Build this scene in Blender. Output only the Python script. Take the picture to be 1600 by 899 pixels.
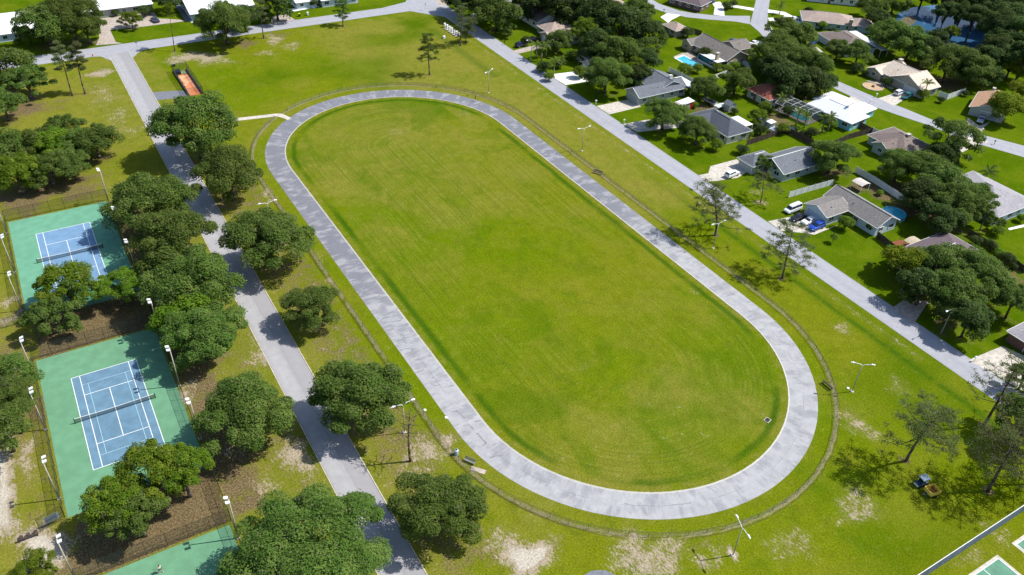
import bpy, bmesh, math, random
import numpy as np
for o in list(bpy.data.objects): bpy.data.objects.remove(o)
random.seed(7); rng = np.random.default_rng(7)
R = math.radians
scene = bpy.context.scene
# ------------------------------------------------------------------ camera
CAMH = 105.017; FOC = 1286.0; PIT = 0.647227; ROL = 0.0563836
TH = R(-57.4)                        # the street grid is turned by this against the view
_fw = np.array([0, math.cos(PIT), -math.sin(PIT)]); _r0 = np.array([1., 0, 0]); _u0 = np.array([0, math.sin(PIT), math.cos(PIT)])
_r = math.cos(ROL)*_r0+math.sin(ROL)*_u0; _u = -math.sin(ROL)*_r0+math.cos(ROL)*_u0
_U = np.array([math.cos(TH), math.sin(TH), 0]); _V = np.array([-_U[1], _U[0], 0])
def grid(v): return np.array([v@_V, -(v@_U), v[2]])          # street grid is the world frame: roads run along Y and X
fw, rt, up = grid(_fw), grid(_r), grid(_u)
def P(px, py, z=0.0):
    """world point at height z that stands at that spot of the place (survey from the photograph)"""
    d = fw+rt*((px-800)/FOC)-up*((py-449.5)/FOC)
    t = (z-CAMH)/d[2]
    return (d[0]*t, d[1]*t, z)
def PX(x, y, z=0.0):
    d = np.array([x, y, z-CAMH]); w = d@fw
    return 800+FOC*(d@rt)/w, 449.5-FOC*(d@up)/w
from mathutils import Matrix, Vector
cam = bpy.data.cameras.new('camera'); cam.sensor_width = 36; cam.lens = FOC/1600*36; cam.clip_start = 1; cam.clip_end = 6000
co = bpy.data.objects.new('camera', cam); scene.collection.objects.link(co)
co.matrix_world = Matrix(((rt[0], up[0], -fw[0], 0), (rt[1], up[1], -fw[1], 0), (rt[2], up[2], -fw[2], CAMH), (0, 0, 0, 1)))
scene.camera = co
scene.render.resolution_x = 1600; scene.render.resolution_y = 899
# ------------------------------------------------------------------ light
EL = R(52); sx, sy = 0.947, -0.319
w = bpy.data.worlds.new('World'); scene.world = w; w.use_nodes = True
nt = w.node_tree; nt.nodes.clear()
sky = nt.nodes.new('ShaderNodeTexSky'); sky.sky_type = 'NISHITA'; sky.sun_disc = False; sky.sun_elevation = EL
sky.sun_rotation = math.atan2(sx, sy); sky.air_density = 1.0; sky.dust_density = 1.0
bg = nt.nodes.new('ShaderNodeBackground'); bg.inputs[1].default_value = 0.125
wo = nt.nodes.new('ShaderNodeOutputWorld'); nt.links.new(sky.outputs[0], bg.inputs[0]); nt.links.new(bg.outputs[0], wo.inputs[0])
sl = bpy.data.lights.new('sun', 'SUN'); sl.energy = 4.6; sl.angle = R(0.53); sl.color = (1, .96, .89)
so = bpy.data.objects.new('sun', sl); scene.collection.objects.link(so)
to_sun = Vector((sx*math.cos(EL), sy*math.cos(EL), math.sin(EL)))
so.rotation_euler = to_sun.to_track_quat('Z', 'Y').to_euler(); so.location = (0, 0, 200)
scene.view_settings.view_transform = 'Standard'; scene.view_settings.look = 'None'
scene.view_settings.exposure = 0.45; scene.view_settings.gamma = 1
scene.render.engine = 'CYCLES'
scene.cycles.transparent_max_bounces = 24; scene.cycles.max_bounces = 6
# ------------------------------------------------------------------ node materials
def N(nt, t, ins=None, **kw):
    n = nt.nodes.new('ShaderNode'+t)
    for k, v in kw.items(): setattr(n, k, v)
    for k, v in (ins or {}).items():
        s = n.inputs[k]
        if isinstance(v, bpy.types.NodeSocket): nt.links.new(v, s)
        elif isinstance(v, tuple) and len(v) == 3 and s.type == 'RGBA': s.default_value = (*v, 1)
        else: s.default_value = v
    return n
def mixc(nt, f, a, b, mode='MIX'):
    n = N(nt, 'Mix', data_type='RGBA', blend_type=mode)
    for i, v in ((0, f), (6, a), (7, b)):
        s = n.inputs[i]
        if isinstance(v, bpy.types.NodeSocket): nt.links.new(v, s)
        else: s.default_value = (*v, 1) if isinstance(v, tuple) else v
    return n.outputs[2]
def mth(nt, op, a, b=0.0, c=0.0, clamp=False):
    n = N(nt, 'Math', {0: a, 1: b, 2: c}, operation=op, use_clamp=clamp); return n.outputs[0]
def ramp(nt, f, lo, hi):
    return N(nt, 'MapRange', {0: f, 1: lo, 2: hi, 3: 0.0, 4: 1.0}, interpolation_type='SMOOTHSTEP').outputs[0]
def noise(nt, vec, scale, det=3, rough=.55, dist=0):
    return N(nt, 'TexNoise', {'Vector': vec, 'Scale': scale, 'Detail': det, 'Roughness': rough, 'Distortion': dist}).outputs['Fac']
def newmat(name):
    m = bpy.data.materials.new(name); m.use_nodes = True; t = m.node_tree; t.nodes.clear()
    out = N(t, 'OutputMaterial'); b = N(t, 'BsdfPrincipled'); t.links.new(b.outputs[0], out.inputs[0])
    return m, t, b, out
MATS = {}
def mat(name, col, rough=.7, var=.18, scale=3, metal=0, bump=0, spec=.3, stain=0, stripes=None):
    if name in MATS: return MATS[name]
    m, t, b, out = newmat(name)
    tc = N(t, 'TexCoord').outputs['Object']
    n1 = noise(t, tc, scale, 4); n2 = noise(t, tc, scale*.13, 3)
    dark = tuple(c*(1-var*1.6) for c in col); lite = tuple(min(1, c*(1+var)) for c in col)
    c = mixc(t, ramp(t, n1, .3, .7), dark, lite)
    c = mixc(t, mth(t, 'MULTIPLY', ramp(t, n2, .45, .7), stain if stain else var), c, tuple(x*.55 for x in col))
    if stripes:
        ax, per, wd, k = stripes     # standing seams, boards or shingle courses
        x = N(t, 'SeparateXYZ', {0: tc}).outputs[ax]
        s = mth(t, 'LESS_THAN', mth(t, 'FRACT', mth(t, 'DIVIDE', x, per)), wd)
        c = mixc(t, mth(t, 'MULTIPLY', s, k), c, tuple(x*.45 for x in col))
    t.links.new(c, b.inputs['Base Color'])
    b.inputs['Roughness'].default_value = rough; b.inputs['Metallic'].default_value = metal
    b.inputs['Specular IOR Level'].default_value = spec
    if bump:
        bn = N(t, 'Bump', {'Height': n1, 'Strength': bump, 'Distance': .05}); t.links.new(bn.outputs[0], b.inputs['Normal'])
    MATS[name] = m; return m
def leafmat(name, c1, c2, c3, tr=.3, twig=.04):
    m, t, b, out = newmat(name)
    g = N(t, 'NewGeometry').outputs['Random Per Island']
    oi = N(t, 'ObjectInfo').outputs['Random']
    tc = N(t, 'TexCoord').outputs['Object']
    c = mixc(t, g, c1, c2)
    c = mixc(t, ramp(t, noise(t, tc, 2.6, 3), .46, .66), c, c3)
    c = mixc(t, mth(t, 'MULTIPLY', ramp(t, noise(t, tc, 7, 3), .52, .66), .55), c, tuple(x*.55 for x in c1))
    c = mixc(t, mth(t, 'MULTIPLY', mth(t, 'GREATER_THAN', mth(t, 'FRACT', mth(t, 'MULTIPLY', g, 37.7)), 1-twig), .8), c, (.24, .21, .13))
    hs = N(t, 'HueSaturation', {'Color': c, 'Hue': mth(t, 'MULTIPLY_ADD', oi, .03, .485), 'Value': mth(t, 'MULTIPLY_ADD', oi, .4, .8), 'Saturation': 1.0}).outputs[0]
    t.links.new(hs, b.inputs['Base Color']); b.inputs['Roughness'].default_value = .8; b.inputs['Specular IOR Level'].default_value = .12
    tl = N(t, 'BsdfTranslucent', {'Color': mixc(t, .35, hs, (.13, .20, .01))})
    mx = N(t, 'MixShader', {0: tr, 1: b.outputs[0], 2: tl.outputs[0]})
    t.links.new(mx.outputs[0], out.inputs[0]); MATS[name] = m; return m
def meshmat(name, col, op):
    m, t, b, out = newmat(name); b.inputs['Base Color'].default_value = (*col, 1); b.inputs['Roughness'].default_value = .6
    tr = N(t, 'BsdfTransparent'); mx = N(t, 'MixShader', {0: op, 1: tr.outputs[0], 2: b.outputs[0]})
    t.links.new(mx.outputs[0], out.inputs[0]); MATS[name] = m; return m
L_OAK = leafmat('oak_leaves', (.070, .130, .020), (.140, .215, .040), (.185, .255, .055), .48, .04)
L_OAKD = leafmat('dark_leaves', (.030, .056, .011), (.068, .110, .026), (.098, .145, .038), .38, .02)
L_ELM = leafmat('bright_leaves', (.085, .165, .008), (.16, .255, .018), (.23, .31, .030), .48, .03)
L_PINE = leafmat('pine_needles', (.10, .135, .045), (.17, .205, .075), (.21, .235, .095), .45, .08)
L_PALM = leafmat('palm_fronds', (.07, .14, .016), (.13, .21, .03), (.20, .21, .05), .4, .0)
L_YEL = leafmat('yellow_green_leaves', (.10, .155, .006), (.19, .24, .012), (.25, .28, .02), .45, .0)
BARK = mat('bark', (.11, .085, .065), .9, .35, 4, bump=.5); BARKG = mat('grey_bark', (.17, .15, .13), .9, .35, 4, bump=.5)
PALMB = mat('palm_bark', (.24, .21, .17), .9, .25, 5)
WHITE = mat('white_paint', (.78, .78, .76), .5, .05, 3); WMET = mat('white_metal', (.72, .73, .74), .4, .06, 3)
CONC = mat('concrete', (.50, .46, .40), .85, .14, 1.2, stain=.3, bump=.2); CONCW = mat('white_concrete', (.74, .73, .70), .8, .06, 1.2, stain=.12)
CONCP = mat('pinkish_concrete', (.40, .34, .29), .85, .16, 1.2, stain=.35); CONCB = mat('asphalt_drive', (.16, .17, .20), .9, .12, 2)
BLACKM = mat('black_metal', (.02, .022, .02), .5, .1, 3); DGREEN = mat('dark_green_metal', (.02, .035, .025), .5, .1, 3)
GREYM = mat('grey_metal', (.30, .30, .29), .45, .1, 3, metal=.3); POLE = mat('weathered_pole', (.42, .38, .32), .7, .15, 3)
GLASS = mat('window_glass', (.02, .03, .04), .08, .1, 2, spec=.6); TYRE = mat('tyre', (.015, .015, .015), .8, .1, 5)
BRIT = mat('lamp_white', (.85, .86, .88), .35, .03, 3)
CHAIN = meshmat('chain_link_black', (.03, .035, .03), .30); CHAING = meshmat('chain_link_grey', (.25, .25, .22), .22)
SCREEN = meshmat('screen_cloth', (.02, .03, .03), .55); NETM = meshmat('net_cloth', (.02, .03, .03), .6)
# ------------------------------------------------------------------ objects
C = scene.collection
def link(o): C.objects.link(o); return o
def tag(o, label=None, cat=None, group=None, kind=None):
    if label: o['label'] = label
    if cat: o['category'] = cat
    if group: o['group'] = group
    if kind: o['kind'] = kind
    return o
def thing(name, label, cat, loc=(0, 0, 0), rz=0, group=None):
    o = link(bpy.data.objects.new(name, None)); o.location = loc; o.rotation_euler = (0, 0, rz); o.empty_display_size = .3
    return tag(o, label, cat, group)
class MB:
    def __init__(s): s.v = []; s.f = []
    def add(s, vs, fs):
        n = len(s.v); s.v += [tuple(v) for v in vs]; s.f += [tuple(i+n for i in f) for f in fs]; return s
    def box(s, c, d, rz=0, tilt=None):
        cx, cy, cz = c; a, b, h = d[0]/2, d[1]/2, d[2]/2; cs, sn = math.cos(rz), math.sin(rz)
        vs = []
        for z in (-h, h):
            for x, y in ((-a, -b), (a, -b), (a, b), (-a, b)):
                zz = z+(tilt*x if tilt else 0)
                vs.append((cx+x*cs-y*sn, cy+x*sn+y*cs, cz+zz))
        return s.add(vs, [(3, 2, 1, 0), (4, 5, 6, 7), (0, 1, 5, 4), (1, 2, 6, 5), (2, 3, 7, 6), (3, 0, 4, 7)])
    def tube(s, p, q, r0, r1=None, n=6, caps=True):
        r1 = r0 if r1 is None else r1
        p, q = Vector(p), Vector(q); d = (q-p).normalized(); a = d.orthogonal().normalized(); b = d.cross(a)
        vs = [p+(a*math.cos(t)+b*math.sin(t))*r0 for t in [2*math.pi*i/n for i in range(n)]]+[q+(a*math.cos(t)+b*math.sin(t))*r1 for t in [2*math.pi*i/n for i in range(n)]]
        fs = [(i, (i+1) % n, n+(i+1) % n, n+i) for i in range(n)]
        if caps: fs += [tuple(range(n-1, -1, -1)), tuple(range(n, 2*n))]
        return s.add(vs, fs)
    def path(s, pts, rs, n=6):
        for i in range(len(pts)-1): s.tube(pts[i], pts[i+1], rs[i], rs[i+1], n, True)
        return s
    def prism(s, pts, z0, z1):
        n = len(pts); vs = [(x, y, z0) for x, y in pts]+[(x, y, z1) for x, y in pts]
        return s.add(vs, [tuple(range(n-1, -1, -1)), tuple(range(n, 2*n))]+[(i, (i+1) % n, n+(i+1) % n, n+i) for i in range(n)])
    def extr(s, prof, y0, y1, tf=None):      # profile in x,z pushed along y
        n = len(prof); vs = [(x, y0, z) for x, z in prof]+[(x, y1, z) for x, z in prof]
        if tf: vs = [tf(v) for v in vs]
        return s.add(vs, [tuple(range(n)), tuple(range(2*n-1, n-1, -1))]+[((i+1) % n, i, n+i, n+(i+1) % n) for i in range(n)])
    def mesh(s, name, smooth=False):
        me = bpy.data.meshes.new(name); me.from_pydata(s.v, [], s.f); me.update()
        if smooth: me.polygons.foreach_set('use_smooth', [True]*len(me.polygons))
        return me
def part(name, mb, m, parent=None, loc=None, rz=None, smooth=False, kind=None, label=None):
    me = mb if isinstance(mb, bpy.types.Mesh) else mb.mesh(name, smooth)
    if m and not me.materials: me.materials.append(m)
    o = link(bpy.data.objects.new(name, me)); o.parent = parent
    if loc: o.location = loc
    if rz is not None: o.rotation_euler = (0, 0, rz)
    if kind: o['kind'] = kind
    if label: o['label'] = label
    return o
def kids(o): return [c for c in CH.get(o.name, [])]
CH = {}
def copy_tree(o, loc, rz, label, scale=None, group=None):
    def rec(a, par):
        c = a.copy(); C.objects.link(c); c.parent = par
        for ch in a.children: rec(ch, c)
        return c
    c = rec(o, None); c.location = loc; c.rotation_euler = (0, 0, rz); c['label'] = label
    if scale: c.scale = scale if isinstance(scale, tuple) else (scale,)*3
    if group: c['group'] = group
    return c
def tri_poly(pts, z):
    bm = bmesh.new(); vs = [bm.verts.new((x, y, z)) for x, y in pts]; f = bm.faces.new(vs); bm.normal_update()
    if f.normal.z < 0: f.normal_flip()
    bmesh.ops.triangulate(bm, faces=[f]); me = bpy.data.meshes.new('sheet'); bm.to_mesh(me); bm.free(); return me
# ------------------------------------------------------------------ track geometry
_tc = np.array([-4.96244, 158.65845]); TC = (_tc@_V[:2], -(_tc@_U[:2])); THL = 49.53; TR = 33.36
# the straights run almost exactly along Y
TD = np.array([math.cos(2.14513), math.sin(2.14513), 0]); TDg = grid(TD)[:2]
def ringd(x, y):
    dx, dy = x-TC[0], y-TC[1]; a = dx*TDg[0]+dy*TDg[1]; b = -dx*TDg[1]+dy*TDg[0]
    return np.hypot(np.maximum(np.abs(a)-THL, 0), b)
def ringpts(r, step=2.0):
    """points of the stadium at distance r with arc length"""
    out = []; n1 = max(2, int(2*THL/step)); n2 = max(8, int(math.pi*r/step))
    for i in range(n1): out.append((THL-2*THL*i/n1, r))
    for i in range(n2): t = math.pi/2+math.pi*i/n2; out.append((-THL+r*math.cos(t), r*math.sin(t)))
    for i in range(n1): out.append((-THL+2*THL*i/n1, -r))
    for i in range(n2): t = -math.pi/2+math.pi*i/n2; out.append((THL+r*math.cos(t), r*math.sin(t)))
    return [(TC[0]+a*TDg[0]-b*TDg[1], TC[1]+a*TDg[1]+b*TDg[0]) for a, b in out]
def ring_ribbon(r0, r1, z, name, m):
    p0 = ringpts(r0, 2.0); n = len(p0)
    # same parameter on both rims
    def pr(r):
        out = []; n1 = max(2, int(2*THL/2)); n2 = max(8, int(math.pi*r0/2))
        for i in range(n1): out.append((THL-2*THL*i/n1, r))
        for i in range(n2): t = math.pi/2+math.pi*i/n2; out.append((-THL+r*math.cos(t), r*math.sin(t)))
        for i in range(n1): out.append((-THL+2*THL*i/n1, -r))
        for i in range(n2): t = -math.pi/2+math.pi*i/n2; out.append((THL+r*math.cos(t), r*math.sin(t)))
        return [(TC[0]+a*TDg[0]-b*TDg[1], TC[1]+a*TDg[1]+b*TDg[0], z) for a, b in out]
    A, B = pr(r0), pr(r1); n = len(A)
    me = bpy.data.meshes.new(name); me.from_pydata(A+B, [], [(i, (i+1) % n, n+(i+1) % n, n+i) for i in range(n)])
    if me.polygons[0].normal.z < 0: me.flip_normals()
    uv = me.uv_layers.new(name='UVMap'); per = 2.0
    for p in me.polygons:
        for li in p.loop_indices:
            vi = me.loops[li].vertex_index; k = vi % n
            if k == 0 and p.index == n-1: k = n
            uv.data[li].uv = ((r1-r0) if vi >= n else 0, k*per)
    me.materials.append(m); return me
# ------------------------------------------------------------------ ground
def gridaxis(lo, hi, step, far):
    a = list(np.arange(lo, hi+.01, step)); g = step; x = hi
    while x < far: g *= 1.35; x += g; a.append(x)
    g = step; x = lo
    while x > -far: g *= 1.35; x -= g; a.insert(0, x)
    return np.array(a)
gx = gridaxis(-110, 380, 1.15, 3000); gy = gridaxis(20, 360, 1.15, 3000)
X, Y = np.meshgrid(gx, gy); nx, ny = len(gx), len(gy)
M = np.zeros((ny, nx, 4))
def blob(px, py, rx, ry, s, ch):
    cx, cy, _ = P(px, py); an = np.arctan2(Y-cy, X-cx); d = np.sqrt(((X-cx)/rx)**2+((Y-cy)/ry)**2)*(1+.20*np.sin(2*an+px)+.20*np.sin(3*an+py)+.12*np.sin(7*an+px*.7)); M[..., ch] = np.maximum(M[..., ch], s*np.clip(1.35-d, 0, 1))
def blobw(cx, cy, rx, ry, s, ch):
    d = np.sqrt(((X-cx)/rx)**2+((Y-cy)/ry)**2); M[..., ch] = np.maximum(M[..., ch], s*np.clip(1.35-d, 0, 1))
SAND = [(300,88,6,5,.9),(325,92,5,6,.8),(272,95,4,4,.75),(345,95,4,5,.6),(155,115,3.5,4,.95),(168,112,3,4,.7),(165,150,6,10,.5),(185,180,5,9,.5),(200,205,5,6,.45),
 (430,62,4,5,.75),(455,72,5,4,.6),(415,83,5,3,.6),(460,712,3.5,4,.95),(478,720,2,3,.8),(415,760,3,3,.6),(665,705,4,4,.75),(640,735,3,3,.6),(650,690,3,3,.6),(700,690,2,2,.8),
 (822,872,3.6,3.6,1.3),(805,862,3,3,1.0),(785,850,3,5,.65),(1000,875,5,5,.8),(1040,865,4,4,.7),(980,862,3,3,.7),(1145,866,1.0,1.0,1.3),(1100,880,2,2,.75),(1120,860,3,2,.5),
 (65,860,4,4,1.25),(90,870,3,2,1.1),(45,840,2,2,1.1),(8,760,1.6,8,1.2),(40,712,2,5,.75),(0,800,2,7,1.1),(20,690,2,4,.6),(5,640,3,4,.6),(400,525,2,5,.6),(408,560,2.5,4,.75),(400,500,2,4,.5),
 (418,300,1.5,5,.75),(425,312,1,2,.9),(515,440,1,2,.9),(500,400,1,5,.5),(530,535,1,3,.55),(290,622,1.5,2.5,.95),(300,600,1.5,2,.7),(440,650,3,3,.6),(360,705,4,3,.55),
 (1345,668,3,4,.65),(1325,650,2,4,.6),(1350,800,4,3,.6),(1330,790,3,3,.6),(1245,845,4,3,.55),(1225,860,4,3,.5),(1315,513,3,2,.65),(1405,605,3,3,.5),(1085,455,1,3,.5),
 (1150,455,1,4,.45),(700,690,1.5,2,.9),(1340,770,3,3,.5),(1560,835,3,3,.5),(1520,870,4,2,.5),(1440,765,3,2,.3),(100,460,3,2,.4),(15,470,4,2,.7),(10,500,4,3,.7),
 (1245,260,1.5,2,.0),(1357,276,1.5,1.5,.9),(1180,300,2,2,.6),(1188,317,2.5,2,.6),(1310,330,2,2,.2),(1180,258,2,2,.7),(1060,120,2,2,.1),(1280,205,3,2,.4),(1150,190,3,2,.4),
 (620,135,6,2,.3),(725,178,3,3,.4),(690,167,5,2,.3),(618,207,5,4,.35),(1010,480,4,10,.22),(980,530,5,8,.22),(1030,575,5,4,.25),(910,575,3,2,.3),(1190,650,1,2,.4),(340,285,2,3,.3)]
for a in SAND: blob(*a, 0)
for a in [(350,720,7,6,.9),(435,55,6,5,.6),(385,68,5,4,.8),(90,165,6,6,.5),(40,170,8,6,.9),(60,300,12,9,.8),(120,300,8,6,.7),(20,310,8,8,.8),(450,690,5,5,.5),(640,690,6,6,.6),
          (1060,860,8,4,.4),(100,880,8,6,.8),(30,650,7,8,.7),(20,560,7,8,.6),(230,620,1,1,.3),(1357,276,3,3,.5),(1440,330,9,8,.9),(1420,300,8,8,.9),(1380,300,6,5,.9),(1350,290,5,4,.9),
          (1100,430,1,1,.2),(1230,270,3,3,.7),(1300,270,6,3,.8),(1470,130,10,8,.9),(1430,110,6,8,.8),(940,150,4,4,.4),(1215,190,8,5,.8),(1170,205,6,3,.8),(1105,170,6,5,.8),(1480,490,8,6,.6),(1440,430,10,8,.6),(1540,410,3,14,.8)]: blob(*a, 2)
# worn dirt between and beside the courts
def boxm(x0, x1, y0, y1, s, ch, soft=1.2):
    d = np.minimum(np.minimum(X-x0, x1-X), np.minimum(Y-y0, y1-Y)); M[..., ch] = np.maximum(M[..., ch], s*np.clip(d/soft+.5, 0, 1))
boxm(-13, 7, 138, 150.5, 1, 2); boxm(-13, 7, 86, 98.5, 1, 2); boxm(7, 14, 86, 186, .8, 2, 3); boxm(30.5, 41, 60, 205, .52, 2, 3); boxm(14, 22, 60, 190, .42, 2, 3); boxm(-20, -14, 60, 135, .40, 2, 2); boxm(31, 40.5, 62, 200, .30, 0, 3); boxm(12, 22, 62, 150, .26, 0, 3); boxm(45, 100, 62, 78, .22, 0, 4); boxm(-13, 22, 190, 280, .12, 2, 5)
# roadside streaks of dry grass
M[..., 0] = np.maximum(M[..., 0], .48*np.exp(-((X-134.6)/1.0)**2)*((Y > 60) & (Y < 275)))
M[..., 0] = np.maximum(M[..., 0], .40*np.exp(-((X-30.6)/1.0)**2)*((Y > 60) & (Y < 200)))
# lush lawns of the neighbourhood and the drainage line of the big field
lush = np.clip((X-143)/1.5, 0, 1)+np.clip((Y-289)/1.5, 0, 1)
M[..., 1] = np.clip(lush, 0, 1)*.9
for a in [(620,60,18,9,.6),(560,110,22,14,.55),(650,35,10,10,.7),(430,120,14,8,.6),(1430,560,16,12,.6),(1480,830,12,8,.35),(1400,860,12,9,.5),(1300,760,8,8,.4),(1440,640,14,9,.5),(1340,480,4,30,.5)]: blob(*a, 1)
M[..., 3] = .9*np.exp(-((X-131.6)/1.0)**2)*np.clip((150-Y)/40, 0, 1)*(X < 140)*(Y > 20)
M[..., 3] = np.maximum(M[..., 3], .55*np.exp(-((X-127)/1.6)**2)*((Y > 215) & (Y < 262)))
me = bpy.data.meshes.new('ground'); me.vertices.add(nx*ny); me.vertices.foreach_set('co', np.stack([X, Y, np.zeros_like(X)], -1).ravel())
ii = np.arange(nx*ny).reshape(ny, nx); q = np.stack([ii[:-1, :-1], ii[:-1, 1:], ii[1:, 1:], ii[1:, :-1]], -1).reshape(-1, 4)
me.loops.add(q.size); me.loops.foreach_set('vertex_index', q.ravel()); me.polygons.add(len(q)); me.polygons.foreach_set('loop_start', np.arange(0, q.size, 4)); me.update(calc_edges=True)
ground = link(bpy.data.objects.new('ground', me)); tag(ground, kind='structure')
DRY = np.zeros((ny, nx))
def dryb(x0, x1, y0, y1, s, soft): 
    d = np.minimum(np.minimum(X-x0, x1-X), np.minimum(Y-y0, y1-Y)); np.maximum(DRY, s*np.clip(d/soft+.5, 0, 1), out=DRY)
rd_ = ringd(X, Y)
dryb(85, 136, 125, 282, .75, 18); DRY *= (rd_ > 36)
dryb(-40, 36, 40, 281, .62, 4); dryb(28, 75, 175, 235, .35, 18); DRY[rd_ < 31] = 0
inf_ = np.clip((30-rd_)/4, 0, 1)*np.clip((Y-115)/60, 0, 1)*.56; DRY = np.maximum(DRY, inf_)
dryb(40, 110, 55, 85, .45, 18); DRY[(rd_ < 36) & (rd_ > 30)] = .4
TREES_DIRT = []      # filled while planting, written at the end
m, t, b, out = newmat('grass_ground')
pos = N(t, 'TexCoord').outputs['Object']
at = N(t, 'Attribute', attribute_name='mask'); sep = N(t, 'SeparateColor', {0: at.outputs['Color']}); aR, aG, aB, aA = sep.outputs[0], sep.outputs[1], sep.outputs[2], at.outputs['Alpha']
rg = N(t, 'Attribute', attribute_name='ring').outputs['Fac']
n_big = noise(t, pos, .022, 3, .5); n_mid = noise(t, pos, .085, 4, .6, .6); n_sm = noise(t, pos, .45, 4, .6); n_f = noise(t, pos, 3.2, 4, .7)
n_ff = noise(t, pos, 11, 2, .6)
c = mixc(t, ramp(t, n_big, .35, .65), (.135, .160, .006), (.098, .150, .002))
c = mixc(t, mth(t, 'MULTIPLY', ramp(t, n_mid, .42, .70), .42), c, (.172, .168, .018))
c = mixc(t, mth(t, 'MULTIPLY', ramp(t, noise(t, pos, .13, 4, .6, 1.), .56, .72), .55), c, (.070, .125, .004))
dr = N(t, 'Attribute', attribute_name='dry').outputs['Fac']
c = mixc(t, mth(t, 'MULTIPLY', ramp(t, mth(t, 'ADD', dr, mth(t, 'MULTIPLY', mth(t, 'SUBTRACT', n_mid, .5), 1.1)), .1, .9), .85), c, mixc(t, n_sm, (.165, .168, .020), (.195, .178, .036)))
# lush lawn
lc = mixc(t, ramp(t, n_mid, .35, .65), (.060, .112, .0015), (.098, .145, .004)); lc = mixc(t, mth(t, 'MULTIPLY', ramp(t, n_sm, .45, .7), .45), lc, (.038, .078, .002)); lc = mixc(t, mth(t, 'MULTIPLY', ramp(t, noise(t, pos, .22, 4, .65, .5), .54, .68), .5), lc, (.13, .15, .012))
c = mixc(t, mth(t, 'MULTIPLY', ramp(t, aG, .0, .85), ramp(t, mth(t, 'ADD', aG, n_mid), .5, .95)), c, lc)
# concentric mowing marks inside the oval
inside = ramp(t, rg, 29.5, 28.0)
rv = N(t, 'CombineXYZ', {0: mth(t, 'MULTIPLY', rg, 1.15)}).outputs[0]
mow = noise(t, N(t, 'VectorMath', {0: rv, 1: N(t, 'VectorMath', {0: pos, 3: .012}, operation='SCALE').outputs[0]}, operation='ADD').outputs[0], 1.5, 3, .7)
mm = mth(t, 'MULTIPLY', inside, mth(t, 'MULTIPLY', ramp(t, noise(t, pos, .03, 2), .40, .56), 1.0))
mm = mth(t, 'MULTIPLY', mm, ramp(t, n_sm, .25, .6))
c = mixc(t, mth(t, 'MULTIPLY', mm, mth(t, 'MULTIPLY', ramp(t, mow, .48, .66), .55)), c, (.062, .095, .012))
c = mixc(t, mth(t, 'MULTIPLY', mm, mth(t, 'MULTIPLY', ramp(t, mow, .50, .34), .48)), c, (.19, .185, .03))
c = mixc(t, mth(t, 'MULTIPLY', ramp(t, noise(t, pos, .28, 5, .7, .8), .52, .72), .45), c, (.070, .105, .006))
c = mixc(t, mth(t, 'MULTIPLY', ramp(t, noise(t, pos, .9, 5, .7, .4), .56, .74), .42), c, (.21, .195, .05))
c = mixc(t, mth(t, 'MULTIPLY', inside, mth(t, 'MULTIPLY', ramp(t, noise(t, pos, .055, 4, .6, .8), .50, .68), .32)), c, (.175, .172, .022))
c = mixc(t, mth(t, 'MULTIPLY', inside, mth(t, 'MULTIPLY', ramp(t, noise(t, pos, .04, 4, .6, 1.2), .45, .34), .5)), c, (.06, .115, .002))
c = mixc(t, mth(t, 'MULTIPLY', inside, mth(t, 'MULTIPLY', ramp(t, noise(t, N(t, 'Mapping', {0: pos, 2: (0, 0, -.12), 3: (1, .35, 1)}).outputs[0], .11, 5, .65, .6), .54, .68), .5)), c, (.066, .118, .003))
# dark wet line along the inner ditch, drainage lines
ditch = mth(t, 'MULTIPLY', ramp(t, mth(t, 'ABSOLUTE', mth(t, 'SUBTRACT', rg, mth(t, 'MULTIPLY_ADD', n_mid, 1.2, 28.0))), 1.15, .1), ramp(t, noise(t, pos, .035, 3), .40, .55))
c = mixc(t, mth(t, 'MULTIPLY', ditch, .8), c, (.032, .085, .004))
c = mixc(t, mth(t, 'MULTIPLY', aA, ramp(t, n_sm, .25, .55)), c, (.034, .088, .004))
edge = mth(t, 'MULTIPLY', ramp(t, mth(t, 'ABSOLUTE', mth(t, 'SUBTRACT', rg, 29.9)), .9, .2), ramp(t, n_sm, .42, .62))
c = mixc(t, mth(t, 'MULTIPLY', edge, .5), c, (.17, .155, .03))
# bare line under the track fence
w1 = mth(t, 'MULTIPLY_ADD', n_sm, .8, 38.75)
band = mth(t, 'MULTIPLY', ramp(t, mth(t, 'ABSOLUTE', mth(t, 'SUBTRACT', rg, w1)), .50, .22), ramp(t, noise(t, pos, .3, 3), .30, .50))
c = mixc(t, mth(t, 'MULTIPLY', band, .62), c, mixc(t, n_f, (.15, .125, .08), (.33, .28, .19)))
band2 = ramp(t, mth(t, 'ABSOLUTE', mth(t, 'SUBTRACT', rg, mth(t, 'ADD', w1, .55))), .22, .06)
c = mixc(t, mth(t, 'MULTIPLY', band2, .45), c, (.07, .05, .03))
# dirt
dirt = ramp(t, mth(t, 'ADD', aB, mth(t, 'MULTIPLY', mth(t, 'SUBTRACT', n_sm, .5), 1.3)), .30, .85)
dc = mixc(t, ramp(t, n_f, .35, .65), (.085, .056, .036), (.185, .13, .08)); c = mixc(t, mth(t, 'MULTIPLY', dirt, .85), c, dc)
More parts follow.
